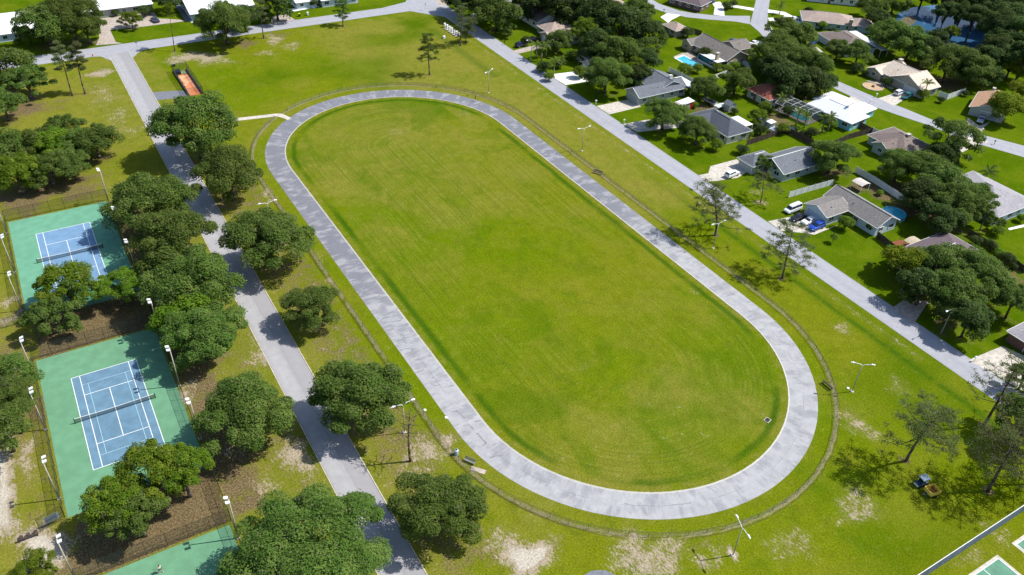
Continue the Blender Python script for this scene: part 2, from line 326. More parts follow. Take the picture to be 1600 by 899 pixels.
# sand and straw, ragged
mp = N(t, 'Mapping', {0: pos, 2: (0, 0, .5), 3: (1, .45, 1)}).outputs[0]
rag = mth(t, 'ADD', mth(t, 'MULTIPLY', noise(t, mp, 2.6, 5, .75, .6), 1.25), mth(t, 'MULTIPLY', n_sm, .45))
sm = ramp(t, mth(t, 'ADD', mth(t, 'MULTIPLY', aR, .50), rag), 1.10, 1.26)
sm = mth(t, 'MULTIPLY', sm, ramp(t, aR, .08, .3))
c = mixc(t, mth(t, 'MULTIPLY', ramp(t, aR, .1, .9), .45), c, (.185, .165, .05))
c = mixc(t, sm, c, mixc(t, n_f, (.25, .195, .125), (.38, .33, .245)))
c = mixc(t, mth(t, 'MULTIPLY', ramp(t, aR, .9, 1.15), mth(t, 'MULTIPLY', sm, .8)), c, (.47, .43, .36))
# fine grain of the turf
c = mixc(t, 1.0, c, N(t, 'MapRange', {0: n_f, 1: .3, 2: .7, 3: .62, 4: 1.34}).outputs[0], 'MULTIPLY')
c = mixc(t, 1.0, c, N(t, 'MapRange', {0: n_ff, 1: .3, 2: .7, 3: .84, 4: 1.14}).outputs[0], 'MULTIPLY')
c = mixc(t, 1.0, c, N(t, 'MapRange', {0: n_sm, 1: .3, 2: .7, 3: .90, 4: 1.08}).outputs[0], 'MULTIPLY')
t.links.new(c, b.inputs['Base Color']); b.inputs['Roughness'].default_value = 1; b.inputs['Specular IOR Level'].default_value = .0
bn = N(t, 'Bump', {'Height': mth(t, 'ADD', n_f, mth(t, 'MULTIPLY', n_sm, 1.5)), 'Strength': .5, 'Distance': .25}); t.links.new(bn.outputs[0], b.inputs['Normal'])
me.materials.append(m)
# ------------------------------------------------------------------ asphalt materials (uv in metres)
def asphalt(name, kind):
    m, t, b, out = newmat(name)
    uv = N(t, 'UVMap').outputs[0]; pos = N(t, 'TexCoord').outputs['Object']; u = N(t, 'SeparateXYZ', {0: uv}).outputs[0]
    nf = noise(t, pos, 9, 3, .7); nm = noise(t, pos, .6, 4, .6); nb = noise(t, pos, .07, 3)
    if kind == 'track':
        c = mixc(t, ramp(t, nm, .3, .7), (.31, .31, .318), (.38, .38, .388))
        fr = N(t, 'SeparateXYZ', {0: pos}).outputs[1]
        mp = N(t, 'Mapping', {0: uv, 3: (.55, .9, 1)}).outputs[0]
        bl = mth(t, 'ADD', mth(t, 'MULTIPLY', noise(t, mp, .45, 3, .55, .25), .65), mth(t, 'MULTIPLY', noise(t, N(t, 'Mapping', {0: uv, 3: (.35, 1.5, 1)}).outputs[0], 1.1, 3, .6), .35))
        old = ramp(t, mth(t, 'ADD', mth(t, 'MULTIPLY', nb, 60), fr), 128, 178)      # the far half is older and blotchier
        dk = ramp(t, mth(t, 'ADD', bl, mth(t, 'MULTIPLY', old, .09)), .47, .61)
        c = mixc(t, mth(t, 'MULTIPLY', old, .62), c, (.235, .24, .262))
        c = mixc(t, mth(t, 'MULTIPLY', dk, mth(t, 'MULTIPLY_ADD', old, .38, .42)), c, (.125, .13, .155))
        mp2 = N(t, 'Mapping', {0: uv, 3: (.45, .35, 1)}).outputs[0]
        pat = N(t, 'TexVoronoi', {'Vector': mp2, 'Scale': 1.0, 'Randomness': .9}, distance='MANHATTAN').outputs['Color']
        c = mixc(t, mth(t, 'MULTIPLY', ramp(t, N(t, 'SeparateColor', {0: pat}).outputs[0], .55, .6), .10), c, (.22, .22, .255))
        vc = N(t, 'TexVoronoi', {'Vector': N(t, 'VectorMath', {0: uv, 1: N(t, 'TexNoise', {'Vector': uv, 'Scale': .7, 'Detail': 3}).outputs['Color']}, operation='ADD').outputs[0], 'Scale': .33, 'Randomness': 1.}, feature='DISTANCE_TO_EDGE').outputs['Distance']
        cr = mth(t, 'MULTIPLY', ramp(t, vc, .022, .006), ramp(t, noise(t, pos, .16, 2), .45, .6))
        c = mixc(t, mth(t, 'MULTIPLY', cr, .22), c, (.17, .17, .19))
        jn = ramp(t, mth(t, 'ABSOLUTE', mth(t, 'SUBTRACT', u, mth(t, 'MULTIPLY_ADD', nm, .25, 2.5))), .07, .02)
        c = mixc(t, mth(t, 'MULTIPLY', jn, mth(t, 'MULTIPLY', ramp(t, noise(t, pos, .2, 2), .42, .55), .55)), c, (.15, .15, .17))
        ed = ramp(t, u, .22, .08); c = mixc(t, mth(t, 'MULTIPLY', ed, .8), c, (.56, .55, .50))
    else:
        a, d = ((.36, .355, .36), (.315, .31, .32)) if kind == 'park' else ((.34, .345, .375), (.30, .305, .34))
        c = mixc(t, ramp(t, nm, .3, .7), d, a)
        if kind == 'park':
            s = ramp(t, u, 2.92, 2.98); c = mixc(t, mth(t, 'MULTIPLY', s, .55), c, (.25, .24, .25))
        wt = N(t, 'Math', {0: mth(t, 'MULTIPLY', u, 6.2832/(2.95 if kind == 'park' else 3.15))}, operation='COSINE').outputs[0]
        c = mixc(t, mth(t, 'MULTIPLY', ramp(t, mth(t, 'ADD', wt, mth(t, 'MULTIPLY', nm, .8)), .55, 1.3), .16), c, (.22, .22, .235))
        st_ = noise(t, N(t, 'Mapping', {0: uv, 3: (1.0, .22, 1)}).outputs[0], .9, 5, .7, .5)
        c = mixc(t, mth(t, 'MULTIPLY', ramp(t, st_, .60, .72), .40), c, (.19, .19, .20))
        c = mixc(t, mth(t, 'MULTIPLY', ramp(t, nb, .55, .68), .22), c, (.23, .23, .24))
        mp = N(t, 'Mapping', {0: uv, 3: (1.2, .05, 1)}).outputs[0]
        c = mixc(t, mth(t, 'MULTIPLY', ramp(t, noise(t, mp, 1.2, 4, .6), .5, .75), .35), c, (.24, .24, .26))
        vc = N(t, 'TexVoronoi', {'Vector': N(t, 'VectorMath', {0: uv, 1: N(t, 'TexNoise', {'Vector': uv, 'Scale': .5, 'Detail': 3}).outputs['Color']}, operation='ADD').outputs[0], 'Scale': .16}, feature='DISTANCE_TO_EDGE').outputs['Distance']
        c = mixc(t, mth(t, 'MULTIPLY', ramp(t, vc, .008, .002), .25), c, (.16, .16, .17))
    c = mixc(t, mth(t, 'MULTIPLY', ramp(t, nf, .4, .7), .18), c, (.2, .2, .21))
    t.links.new(c, b.inputs['Base Color']); b.inputs['Roughness'].default_value = .85; b.inputs['Specular IOR Level'].default_value = .25
    bn = N(t, 'Bump', {'Height': nf, 'Strength': .3, 'Distance': .02}); t.links.new(bn.outputs[0], b.inputs['Normal'])
    return m
A_TRACK, A_PARK, A_ST = asphalt('track_asphalt', 'track'), asphalt('park_road_asphalt', 'park'), asphalt('street_asphalt', 'street')
def ribbon(name, L, Rr, z, m):
    """quad strip between two edge lines given in world metres"""
    n = len(L); vs = [(x, y, z) for x, y in L]+[(x, y, z) for x, y in Rr]
    me = bpy.data.meshes.new(name); me.from_pydata(vs, [], [(i, i+1, n+i+1, n+i) for i in range(n-1)])
    if me.polygons[0].normal.z < 0: me.flip_normals()
    uv = me.uv_layers.new(name='UVMap'); s = [0]
    for i in range(1, n): s.append(s[-1]+math.dist(L[i], L[i-1]))
    for l in me.loops:
        k = l.vertex_index; i = k % n; uv.data[l.index].uv = (math.dist(L[i], Rr[i]) if k >= n else 0, s[i])
    me.materials.append(m); o = link(bpy.data.objects.new(name, me)); return tag(o, kind='structure')
track = link(bpy.data.objects.new('running_track', ring_ribbon(30.78, 35.95, .008, 'running_track', A_TRACK))); tag(track, kind='structure')
kme = ring_ribbon(30.66, 30.79, .04, 'track_kerb', CONC); ko = link(bpy.data.objects.new('track_kerb', kme)); tag(ko, kind='structure')
ribbon('park_road', [(23.0, 20), (23.0, 283)], [(28.85, 20), (28.85, 283)], .008, A_PARK)
ribbon('cross_street', [(-200, 282.6), (141, 282.0)], [(-200, 291.5), (141, 289.0)], .012, A_ST)
ribbon('side_street', [(137.2, -40), (137.2, 283), (136.5, 292), (128, 330)], [(143.5, -40), (143.7, 283), (144, 296), (134, 332)], .016, A_ST)
def kerb(name, pts, wd=.16, h=.05):
    mb = MB()
    for a, c2 in zip(pts[:-1], pts[1:]):
        d = math.dist(a, c2); ang = math.atan2(c2[1]-a[1], c2[0]-a[0]); mb.box(((a[0]+c2[0])/2, (a[1]+c2[1])/2, h/2), (d, wd, h), ang)
    o = part(name, mb, CONC); return tag(o, kind='structure')
kerb('kerb', [(22.85, 20), (22.85, 281)]); kerb('kerb', [(29.0, 20), (29.0, 281)])
def pxs(l, z=0): return [P(a, b2, z)[:2] for a, b2 in l]
# flared corners where the park road meets the cross street
def pad(name, pts, m, z=.02, world=False):
    q = pts if world else pxs(pts); o = link(bpy.data.objects.new(name, tri_poly(q, z))); o.data.materials.append(m)
    uv = o.data.uv_layers.new(name='UVMap')
    for l in o.data.loops: v = o.data.vertices[l.vertex_index].co; uv.data[l.index].uv = (v.x % 1000, v.y)
    return tag(o, kind='structure')
pad('road_corner', [(23.02, 276), (23.02, 283), (16, 283), (20.5, 281.5)], A_ST, .010, True); pad('road_corner', [(28.8, 276), (32, 281.0), (37, 283), (28.8, 283)], A_ST, .010, True)
pad('road_corner', [(120, 289.2), (137, 288.8), (136, 300), (131, 292)], A_ST, .011, True); pad('road_corner', [(128, 282.3), (138, 270), (138, 283)], A_ST, .010, True)
# curving lane behind the houses
lu = [(1010,-6),(1030,6),(1062,17),(1085,21),(1115,24),(1150,25),(1172,25)]; ll = [(985,-4),(1008,8),(1040,20),(1072,27),(1105,30.5),(1150,34),(1172,38)]
ribbon('lane', pxs(ll), pxs(lu), .012, A_ST)
ribbon('lane', pxs([(1183,-30),(1181,0),(1176,22),(1172,38),(1186,50),(1200,66),(1225,88),(1265,112),(1307,140),(1355,163),(1400,179),(1457,198),(1500,217),(1600,246),(1680,270)]),
       pxs([(1200,-30),(1203,0),(1200,20),(1199,36),(1206,44),(1216,57),(1240,76),(1275,104),(1309,127),(1372,154),(1412,169),(1465,191),(1527,209),(1600,228),(1680,250)]), .016, A_ST)
for nm, pts, m_ in [
 ('driveway', [(1200,346),(1230,340),(1258,336),(1292,358),(1312,351),(1273,367),(1252,364),(1220,361)], CONC),
 ('driveway', [(1092,274),(1107,271),(1110,260),(1151,249),(1171,266),(1153,278),(1120,283),(1104,284)], CONC),
 ('driveway', [(974,194),(1008,188),(1045,184),(1070,190),(1060,200),(1030,203),(996,207)], CONC),
 ('driveway', [(932,166),(985,155),(1002,167),(952,179)], CONC),
 ('driveway', [(858,117),(898,112),(914,122),(925,124),(922,127),(884,133)], CONCW),
 ('driveway', [(800,80),(838,70),(868,64),(870,70),(836,78),(811,84)], CONCP),
 ('driveway', [(1143,68),(1196,64),(1203,70),(1168,72),(1154,80),(1149,74)], CONCW),
 ('driveway', [(1200,15),(1226,19),(1246,29),(1253,38),(1236,37),(1202,34),(1200,28),(1222,28),(1226,24),(1200,20)], CONCW),
 ('driveway', [(1115,23),(1117,12),(1112,4),(1125,3),(1131,10),(1132,25)], CONCW), ('driveway', [(1133,6),(1178,13),(1177,17),(1131,9)], CONCW),
 ('driveway', [(1032,27),(1042,21),(1064,24),(1050,31),(1044,36)], CONCW),
 ('driveway', [(1257,72),(1272,70),(1287,82),(1287,90),(1262,104),(1268,88),(1268,78)], CONC),
 ('driveway', [(1322,158),(1330,150),(1352,161),(1337,166),(1328,165)], CONC),
 ('driveway', [(1372,154),(1398,146),(1430,141),(1432,150),(1412,156),(1397,166)], CONC),
 ('driveway', [(1511,183),(1530,197),(1548,190),(1536,201),(1529,212),(1512,206)], CONCP),
 ('driveway', [(1488,226),(1505,212),(1545,222),(1520,230),(1500,240)], CONC),
 ('driveway', [(1392,483),(1410,470),(1452,470),(1428,506)], CONCP), ('driveway', [(1513,563),(1566,541),(1600,556),(1640,580),(1600,612)], CONC),
 ('parking_court', [(150,30),(240,19),(247,29),(280,31),(292,33),(215,43),(172,47),(181,66),(192,68),(150,71),(155,60),(154,45)], CONCP),
 ('driveway', [(266,-2),(283,-2),(302,31),(291,35)], CONCB), ('walkway', [(296,33),(330,27),(331,29),(300,36)], CONCW),
 ('driveway', [(424,27),(446,22),(461,31),(424,38)], CONCP), ('walkway', [(450,15),(490,7),(500,11),(455,19)], CONCW), ('driveway', [(676,-2),(704,-2),(706,8),(688,10)], CONCP),
 ('driveway', [(735,22),(752,20),(756,28),(738,30)], CONCP), ('driveway', [(778,14),(798,4),(800,25),(790,30)], CONCB),
 ('terrace', [(1052,89),(1066,83),(1078,80),(1100,97),(1098,102),(1082,107)], CONCP), ('walkway', [(1352,126),(1372,127),(1398,138),(1393,140),(1368,130)], CONCP),
 ('walkway', [(1575,357),(1600,351),(1600,355),(1577,360)], CONCW), ('walkway', [(1240,266),(1262,262),(1262,266),(1245,270)], CONCP)]:
    pad(nm, pts, m_, .022)
pad('asphalt_apron', [(28.9, 241.5), (28.9, 247.5), (36.5, 245.5), (40.5, 240.5), (37, 240)], CONCB, .018, True)
ribbon('sidewalk', pxs([(340,194),(372,189),(433,182),(440,184),(450,188)]), pxs([(340,189),(372,184.5),(434,177.5),(442,178.5),(455,184.5)]), .020, CONC)
pad('walkway', [(912,899),(925,892),(945,891),(962,899),(960,912),(915,912)], CONCB, .02)
# ------------------------------------------------------------------ pond
m, t, b, out = newmat('pond_water'); b.inputs['Base Color'].default_value = (.02, .045, .075, 1); b.inputs['Roughness'].default_value = .06; b.inputs['Specular IOR Level'].default_value = .35; b.inputs['IOR'].default_value = 1.33
pos = N(t, 'TexCoord').outputs['Object']; t.links.new(N(t, 'Bump', {'Height': noise(t, pos, 1.2, 3), 'Strength': .12, 'Distance': .05}).outputs[0], b.inputs['Normal'])
c = mixc(t, noise(t, pos, .1, 3), (.03, .085, .17), (.04, .115, .22)); t.links.new(c, b.inputs['Base Color'])
pad('pond', [(1402,22),(1425,12),(1460,8),(1500,10),(1560,20),(1560,70),(1535,92),(1480,90),(1440,72),(1425,52),(1410,38),(1400,30)], m, .03)
MUD = mat('mud', (.12, .10, .06), .95, .3, .6)
pad('mud_bank', [(1408,30),(1420,25),(1434,28),(1430,36),(1415,44),(1400,42)], MUD, .05)
# ------------------------------------------------------------------ fences
def fence_chain(label, runs, h, step, chain, metal, name='chain_link_fence', postr=.035, mid=False, ring=None):
    t = thing(name, label, 'fence', (*runs[0][0], 0)); ox, oy = runs[0][0]
    pm = MB().tube((0, 0, 0), (0, 0, h), postr, n=5).mesh('post'); pm.materials.append(metal); cm, rm = MB(), MB()
    for run in runs:
        pts = [run[0]]
        for a, c2 in zip(run[:-1], run[1:]):
            d = math.dist(a, c2); k = max(1, round(d/step))
            pts += [(a[0]+(c2[0]-a[0])*i/k, a[1]+(c2[1]-a[1])*i/k) for i in range(1, k+1)]
        for p in pts[:(-1 if math.dist(pts[0], pts[-1]) < .1 else None)]: part('post', pm, None, t, (p[0]-ox, p[1]-oy, 0))
        for a, c2 in zip(pts[:-1], pts[1:]):
            a = (a[0]-ox, a[1]-oy); c2 = (c2[0]-ox, c2[1]-oy)
            cm.add([(*a, .04), (*c2, .04), (*c2, h-.04), (*a, h-.04)], [(0, 1, 2, 3)])
            for z in ((h-.02, h*.5) if mid else (h-.02,)): rm.tube((*a, z), (*c2, z), .025, n=4, caps=False)
    part('chain_link_mesh', cm, chain, t); part('rail', rm, metal, t); return t
rp = ringpts(39.15, 3.0); gate = [k for k, p in enumerate(rp) if math.dist(p, P(437, 179)[:2]) < 1.6]
k0 = gate[0] if gate else 0; rp = rp[k0+1:]+rp[:k0]
fence_chain('low grey chain-link fence running round the whole oval track', [rp], 1.1, 3.2, CHAING, mat('rusty_grey_metal', (.11, .09, .07), .6, .3, 4))
CX = -3.5; CYS = (170.2, 118.1, 66.0)
fence_chain('tall black chain-link fence along the road side and far end of the top tennis court', [[(-14.1, 152), (-14.1, 190.4), (7.2, 190.4), (7.2, 150.5)], [(-14.1, 152), (-14.1, 150.4), (7.0, 150.4)]], 3.0, 2.9, CHAIN, BLACKM, 'court_fence', mid=True)
mid_fence = fence_chain('tall black chain-link fence round the middle tennis court', [[(-14.1, 98.8), (-14.1, 138.3), (7.2, 138.3), (7.2, 98.4), (-9.5, 98.4)], [(7.2, 138.5), (7.2, 150.3)], [(-17.5, 97.6), (-14.1, 98.4)]], 3.0, 2.9, CHAIN, BLACKM, 'court_fence', mid=True)
fence_chain('tall black chain-link fence round the tennis court cut off by the lower edge', [[(-14.1, 40), (-14.1, 86.2), (7.2, 86.2), (7.2, 40)], [(7.2, 86.4), (7.2, 98.2)]], 3.0, 2.9, CHAIN, BLACKM, 'court_fence', mid=True)
part('windscreen_panel', MB().box((-15.6+14.1, 98.1-98.8, 1.5), (1.9, .06, 1.3), .2), mat('blue_grey_cloth', (.22, .27, .33), .8, .1, 3), mid_fence, label='blue-grey framed panel on the gate fence')
fence_chain('black chain-link fence crossing the grass left of the top tennis court', [[(-30, 150.6), (-14.3, 150.4)]], 2.2, 2.9, CHAIN, BLACKM, 'side_fence')
# blue-grey windscreen fence at the lower right
bf = thing('windscreen_fence', 'long fence with blue-grey windscreen cloth and white top rail at the lower right', 'fence', (84, 27.8, 0))
WS = mat('windscreen_cloth', (.13, .17, .24), .7, .15, 2, stain=.3)
cl = MB(); cl2 = MB(); pmesh = MB().tube((0, 0, 0), (0, 0, 2.5), .05).mesh('post'); pmesh.materials.append(GREYM)
for i in range(28):
    part('post', pmesh, None, bf, (i*3.0, 0, 0))
    if i < 27: part('cloth_panel', MB().box((i*3.0+1.5, 0, 1.22), (2.9, .03, 2.3)), WS, bf)
part('rail', MB().tube((0, 0, 2.5), (81, 0, 2.5), .06), WHITE, bf)
def board_fence(label, pts, h, m, name, white=False, step=None, px=True):
    q = pxs(pts) if px else pts; t = thing(name, label, 'fence', (*q[0], 0)); ox, oy = q[0]; st = step or 2.4
    for a, c2 in zip(q[:-1], q[1:]):
        d = math.dist(a, c2); k = max(1, round(d/st)); ang = math.atan2(c2[1]-a[1], c2[0]-a[0])
        for i in range(k):
            f = (i+.5)/k; x, y = a[0]+(c2[0]-a[0])*f-ox, a[1]+(c2[1]-a[1])*f-oy; L = d/k
            mb = MB(); nb = 6
            for j in range(nb):
                o2 = (j-(nb-1)/2)*L*.93/nb
                mb.box((x+o2*math.cos(ang), y+o2*math.sin(ang), h/2+random.uniform(-.015, .015)), (L*.93/nb*.93, .035, h), ang)
            part('panel', mb, m, t)
            e = i/k; part('post', MB().box((a[0]+(c2[0]-a[0])*e-ox, a[1]+(c2[1]-a[1])*e-oy, h/2+.06), (.13, .13, h+.12), ang), m, t)
    return t
VINYL = mat('white_vinyl', (.72, .73, .74), .45, .05, 3); WOODD = mat('dark_fence_wood', (.075, .055, .042), .9, .35, 3); WOODB = mat('brown_fence_wood', (.13, .085, .055), .9, .3, 3)
board_fence('white vinyl fence left of the grey-roofed house with four cars', [(1232,309),(1262,300),(1301,289)], 1.7, VINYL, 'vinyl_fence')
board_fence('long white vinyl fence in tree shade behind the grey-roofed house', [(1336,270),(1365,286),(1410,316)], 1.8, VINYL, 'vinyl_fence')
board_fence('white vinyl fence between the swimming-pool garden and the slate-roofed house', [(1045,113),(1065,122),(1086,134)], 1.7, VINYL, 'vinyl_fence')
board_fence('short white vinyl fence below the swimming-pool garden', [(1117,124),(1144,114)], 1.7, VINYL, 'vinyl_fence')
board_fence('short white vinyl fence beside the brown house near the turquoise house', [(1362,208),(1381,218)], 1.7, VINYL, 'vinyl_fence')
board_fence('white walled enclosure fence right of the cream house', [(1465,151),(1479,156),(1507,146)], 1.9, VINYL, 'vinyl_fence')
board_fence('white vinyl fence at the right corner of the tan poolside house', [(1157,100),(1172,108)], 1.7, VINYL, 'vinyl_fence')
board_fence('brown board fence from the turquoise house to the white fence', [(1342,199),(1362,210)], 1.8, WOODB, 'wooden_fence')
board_fence('dark board fence running in front of the turquoise house', [(1290,234),(1325,218),(1362,208)], 1.8, WOODD, 'wooden_fence')
board_fence('dark board fence behind the grey house with the white minivan', [(1215,203),(1240,213),(1272,230)], 1.8, WOODD, 'wooden_fence')
board_fence('dark board fence right of the slate-roofed house', [(1166,228),(1190,220),(1222,209)], 1.8, WOODD, 'wooden_fence')
board_fence('dark board fence between the far lawn and the tan poolside house', [(1068,48),(1083,52),(1096,56)], 1.8, WOODD, 'wooden_fence')
board_fence('dark fence from the grey-roofed house down to the brown deck', [(1369,372),(1399,396)], 1.8, WOODD, 'wooden_fence')
board_fence('long dark board fence along the lawn at the right edge', [(1512,368),(1550,392),(1600,428)], 1.8, WOODD, 'wooden_fence')
board_fence('white fence behind the red-roofed house', [(1168,151),(1195,162)], 1.0, VINYL, 'vinyl_fence')
# ------------------------------------------------------------------ tennis courts
COURTG = mat('court_green', (.115, .27, .155), .8, .07, .5, stain=.2); COURTG1 = mat('court_teal', (.12, .31, .20), .8, .07, .5, stain=.2)
COURTB = mat('court_blue', (.115, .215, .30), .8, .10, .5, stain=.15); COURTB1 = mat('court_light_blue', (.145, .26, .40), .8, .07, .5, stain=.1)
LINE = mat('white_line', (.75, .77, .77), .6, .04, 3); LINEC = mat('pale_blue_line', (.38, .60, .68), .6, .04, 3)
def rectm(x0, x1, y0, y1, z): mb = MB(); mb.add([(x0, y0, z), (x1, y0, z), (x1, y1, z), (x0, y1, z)], [(0, 1, 2, 3)]); return mb
def lines(segs, z, wd):
    mb = MB(); k = 0
    for (xa, ya, xb, yb) in segs:
        zz = z+k*.0012; k += 1; h = wd/2
        mb.v += []; x0, x1, y0, y1 = min(xa, xb)-h, max(xa, xb)+h, min(ya, yb)-h, max(ya, yb)+h
        mb.add([(x0, y0, zz), (x1, y0, zz), (x1, y1, zz), (x0, y1, zz)], [(0, 1, 2, 3)])
    return mb
W2, S2, H2, SV = 5.485, 4.115, 11.885, 6.4
for ci, cy in enumerate(CYS):
    lab = ['teal tennis court with light blue playing area, farthest of the courts', 'green tennis court with blue playing area and extra pale lines, middle of the courts', 'green tennis court cut off by the bottom edge of the photo'][ci]
    ct = thing('tennis_court', lab, 'tennis court', (CX, cy, 0))
    part('court_slab', MB().box((0, 0, .015), (20.6, 39.4, .03)), COURTG1 if ci == 0 else COURTG, ct)
    part('playing_surface', rectm(-W2, W2, -H2, H2, .036), COURTB1 if ci == 0 else COURTB, ct)
    part('court_lines', lines([(-W2, -H2, W2, -H2), (-W2, H2, W2, H2), (-W2, -H2, -W2, H2), (W2, -H2, W2, H2), (-S2, -H2, -S2, H2), (S2, -H2, S2, H2), (-S2, SV, S2, SV), (-S2, -SV, S2, -SV), (0, -SV, 0, SV)], .041, .11), LINE, ct)
    if ci == 1: part('practice_lines', lines([(-S2, 9.2, S2, 9.2), (-S2, -9.2, S2, -9.2), (-3.1, -9.2, -3.1, 9.2), (3.1, -9.2, 3.1, 9.2)], .056, .07), LINEC, ct)
    nt_ = thing('tennis_net', ['dark net with pale top band on the farthest tennis court', 'dark net with pale top band on the middle tennis court', 'dark net on the court cut off by the bottom edge'][ci], 'net', (CX, cy, .03))
    cols = MB()
    for k in range(16):
        xa, xb = -6.4+k*.8, -5.6+k*.8; za, zb = 1.07-.15*(1-(xa/6.4)**2), 1.07-.15*(1-(xb/6.4)**2)
        cols.add([(xa, 0, .02), (xb, 0, .02), (xb, 0, zb-.05), (xa, 0, za-.05)], [(0, 1, 2, 3)])
    part('net_mesh', cols, NETM, nt_)
    part('top_band', MB().path([(-6.4, 0, 1.05), (-3, 0, .95), (0, 0, .9), (3, 0, .95), (6.4, 0, 1.05)], [.045]*5, 4), WHITE, nt_)
    for s in (-1, 1): part('net_post', MB().tube((s*6.45, 0, 0), (s*6.45, 0, 1.15), .07), DGREEN, nt_)
# court flood lights
def court_light():
    t = thing('court_light', '', 'light pole', (0, 0, 0))
    part('pole', MB().tube((0, 0, 0), (0, 0, 9.0), .13, .08, 8), POLE, t, smooth=True)
    part('crossarm', MB().tube((-.1, -.6, 8.8), (-.1, .6, 8.8), .05), GREYM, t)
    for s in (-1, 1):
        lm = MB().box((-.3, s*.48, 8.95), (.6, .42, .22), 0, -.25); part('lamp_head', lm, BRIT, t)
    part('base', MB().box((0, 0, .1), (.5, .5, .2)), CONC, t); return t
cl0 = court_light(); first = True
CL = [(7.3, 118.1+70.7, 1, 'court light nearest the trees beyond the far end of the top court'), (7.3, 170.2, 1, 'court light beside the net of the top court on the road side'), (7.3, 156.2, 1, 'court light on the road side by the low corner of the top court'),
      (7.3, 134.1, 1, 'court light at the upper right corner of the middle court'), (7.3, 119.3, 1, 'court light by the right net post of the middle court'), (7.3, 105.0, 1, 'court light on the road side half hidden by a round oak'),
      (-14.4, 133.1, -1, 'court light at the upper left corner of the middle court'), (-14.4, 119.0, -1, 'court light on the left side of the middle court beside its net'), (-14.4, 102.7, -1, 'court light by the lower left corner of the middle court casting a long shadow'),
      (-14.4, 185.3, -1, 'court light cut off at the left edge by the top court corner'), (-14.4, 168.8, -1, 'court light on the left side of the top court beside its net'), (-14.4, 154.5, -1, 'court light by the lower left corner of the top court'),
      (7.3, 82.7, 1, 'court light at the upper right corner of the lowest court'), (-14.4, 87.0, -1, 'court light at the bottom left edge by the lowest court')]
for x, y, s, lab in CL:
    if first: cl0.location = (x, y, 0); cl0.rotation_euler = (0, 0, 0); cl0['label'] = lab; cl0['group'] = 'flood lights round the tennis courts'; first = False
    else: copy_tree(cl0, (x, y, 0), 0 if s > 0 else math.pi, lab)
# street lamps round the track
def track_lamp():
    t = thing('street_lamp', '', 'street lamp', (0, 0, 0), 0, 'double-armed street lamps round the track')
    part('pole', MB().tube((0, 0, 0), (0, 0, 6.7), .10, .065, 8), POLE, t, smooth=True)
    for s in (-1, 1):
        part('arm', MB().path([(0, 0, 6.55), (s*.5, 0, 6.85), (s*1.5, 0, 7.0)], [.05, .045, .04], 5), BRIT, t)
        part('lamp_head', MB().path([(s*1.35, 0, 7.0), (s*1.7, 0, 7.03), (s*2.05, 0, 6.98), (s*2.2, 0, 6.95)], [.06, .17, .15, .05], 7), BRIT, t, smooth=True)
    part('base', MB().tube((0, 0, 0), (0, 0, .15), .38, .32, 8), CONC, t)
    return t
lp = track_lamp()
LAMPS = [((1331,612), 'double-armed street lamp on the right bend of the track'), ((1145,868), 'double-armed street lamp below the lowest point of the track'), ((763,145), 'street lamp at the far right bend of the track'),
         ((909,236), 'double-armed street lamp beside the far right straight, next to the street'), ((1114,388), 'double-armed street lamp in front of the broad pine on the right straight'), ((632,676), 'double-armed street lamp beside the bare tree'),
         ((424,357), 'double-armed street lamp above the round oak by the left straight')]
for i, (b_, lab) in enumerate(LAMPS):
    x, y, _ = P(*b_); a = (x-TC[0])*TDg[0]+(y-TC[1])*TDg[1]; a = max(-THL, min(THL, a)); ang = math.atan2(y-TC[1]-a*TDg[1], x-TC[0]-a*TDg[0])
    if i == 0: lp.location = (x, y, 0); lp.rotation_euler = (0, 0, ang); lp['label'] = lab
    else: copy_tree(lp, (x, y, 0), ang, lab)
# ------------------------------------------------------------------ houses
def shingle(name, col): return mat(name, col, .9, .14, 2.2, stain=.22, bump=.3)
R_GREY, R_SLATE, R_DGREY = shingle('grey_shingles', (.205, .19, .18)), shingle('slate_shingles', (.075, .085, .105)), shingle('blue_grey_shingles', (.135, .15, .17))
R_BROWN, R_PINK, R_TAN = shingle('brown_shingles', (.19, .15, .135)), shingle('pinkish_shingles', (.36, .28, .24)), shingle('grey_brown_shingles', (.185, .165, .15))
R_CREAM, R_ORANGE, R_RED = shingle('cream_shingles', (.62, .52, .42)), shingle('orange_brown_shingles', (.40, .24, .15)), shingle('red_shingles', (.27, .085, .055))
R_DBROWN = shingle('dark_brown_shingles', (.13, .10, .11)); R_WHITE = mat('white_metal_roof', (.80, .81, .83), .35, .04, 1.5, stripes=(0, .6, .08, .35)); R_LGREY = shingle('pale_grey_shingles', (.30, .29, .31))
W_BLUE, W_SAGE, W_CREAM, W_WHITE = mat('pale_blue_wall', (.50, .58, .66), .8, .05, 1), mat('sage_wall', (.34, .40, .36), .8, .06, 1), mat('cream_wall', (.60, .56, .46), .8, .05, 1), mat('white_wall', (.70, .71, .70), .8, .05, 1)
W_TURQ, W_TEAL, W_BEIGE, W_GREY = mat('turquoise_wall', (.22, .52, .60), .8, .06, 1), mat('pale_teal_wall', (.36, .50, .52), .8, .06, 1), mat('beige_wall', (.48, .40, .27), .85, .12, 2), mat('grey_wall', (.36, .37, .36), .8, .06, 1)
W_BRICK = mat('brown_brick_wall', (.16, .09, .07), .9, .25, 5, stripes=(2, .12, .2, .4)); W_OCHRE = mat('taupe_wall', (.40, .35, .29), .8, .08, 1)
GDOOR = mat('garage_door_white', (.62, .64, .64), .5, .04, 2, stripes=(2, .5, .07, .4)); GDOORG = mat('garage_door_grey', (.34, .36, .36), .5, .04, 2, stripes=(2, .5, .07, .4)); DOORC = mat('door_paint', (.16, .10, .08), .5, .1, 3)
BRICKC = mat('chimney_brick', (.36, .31, .27), .9, .2, 5)
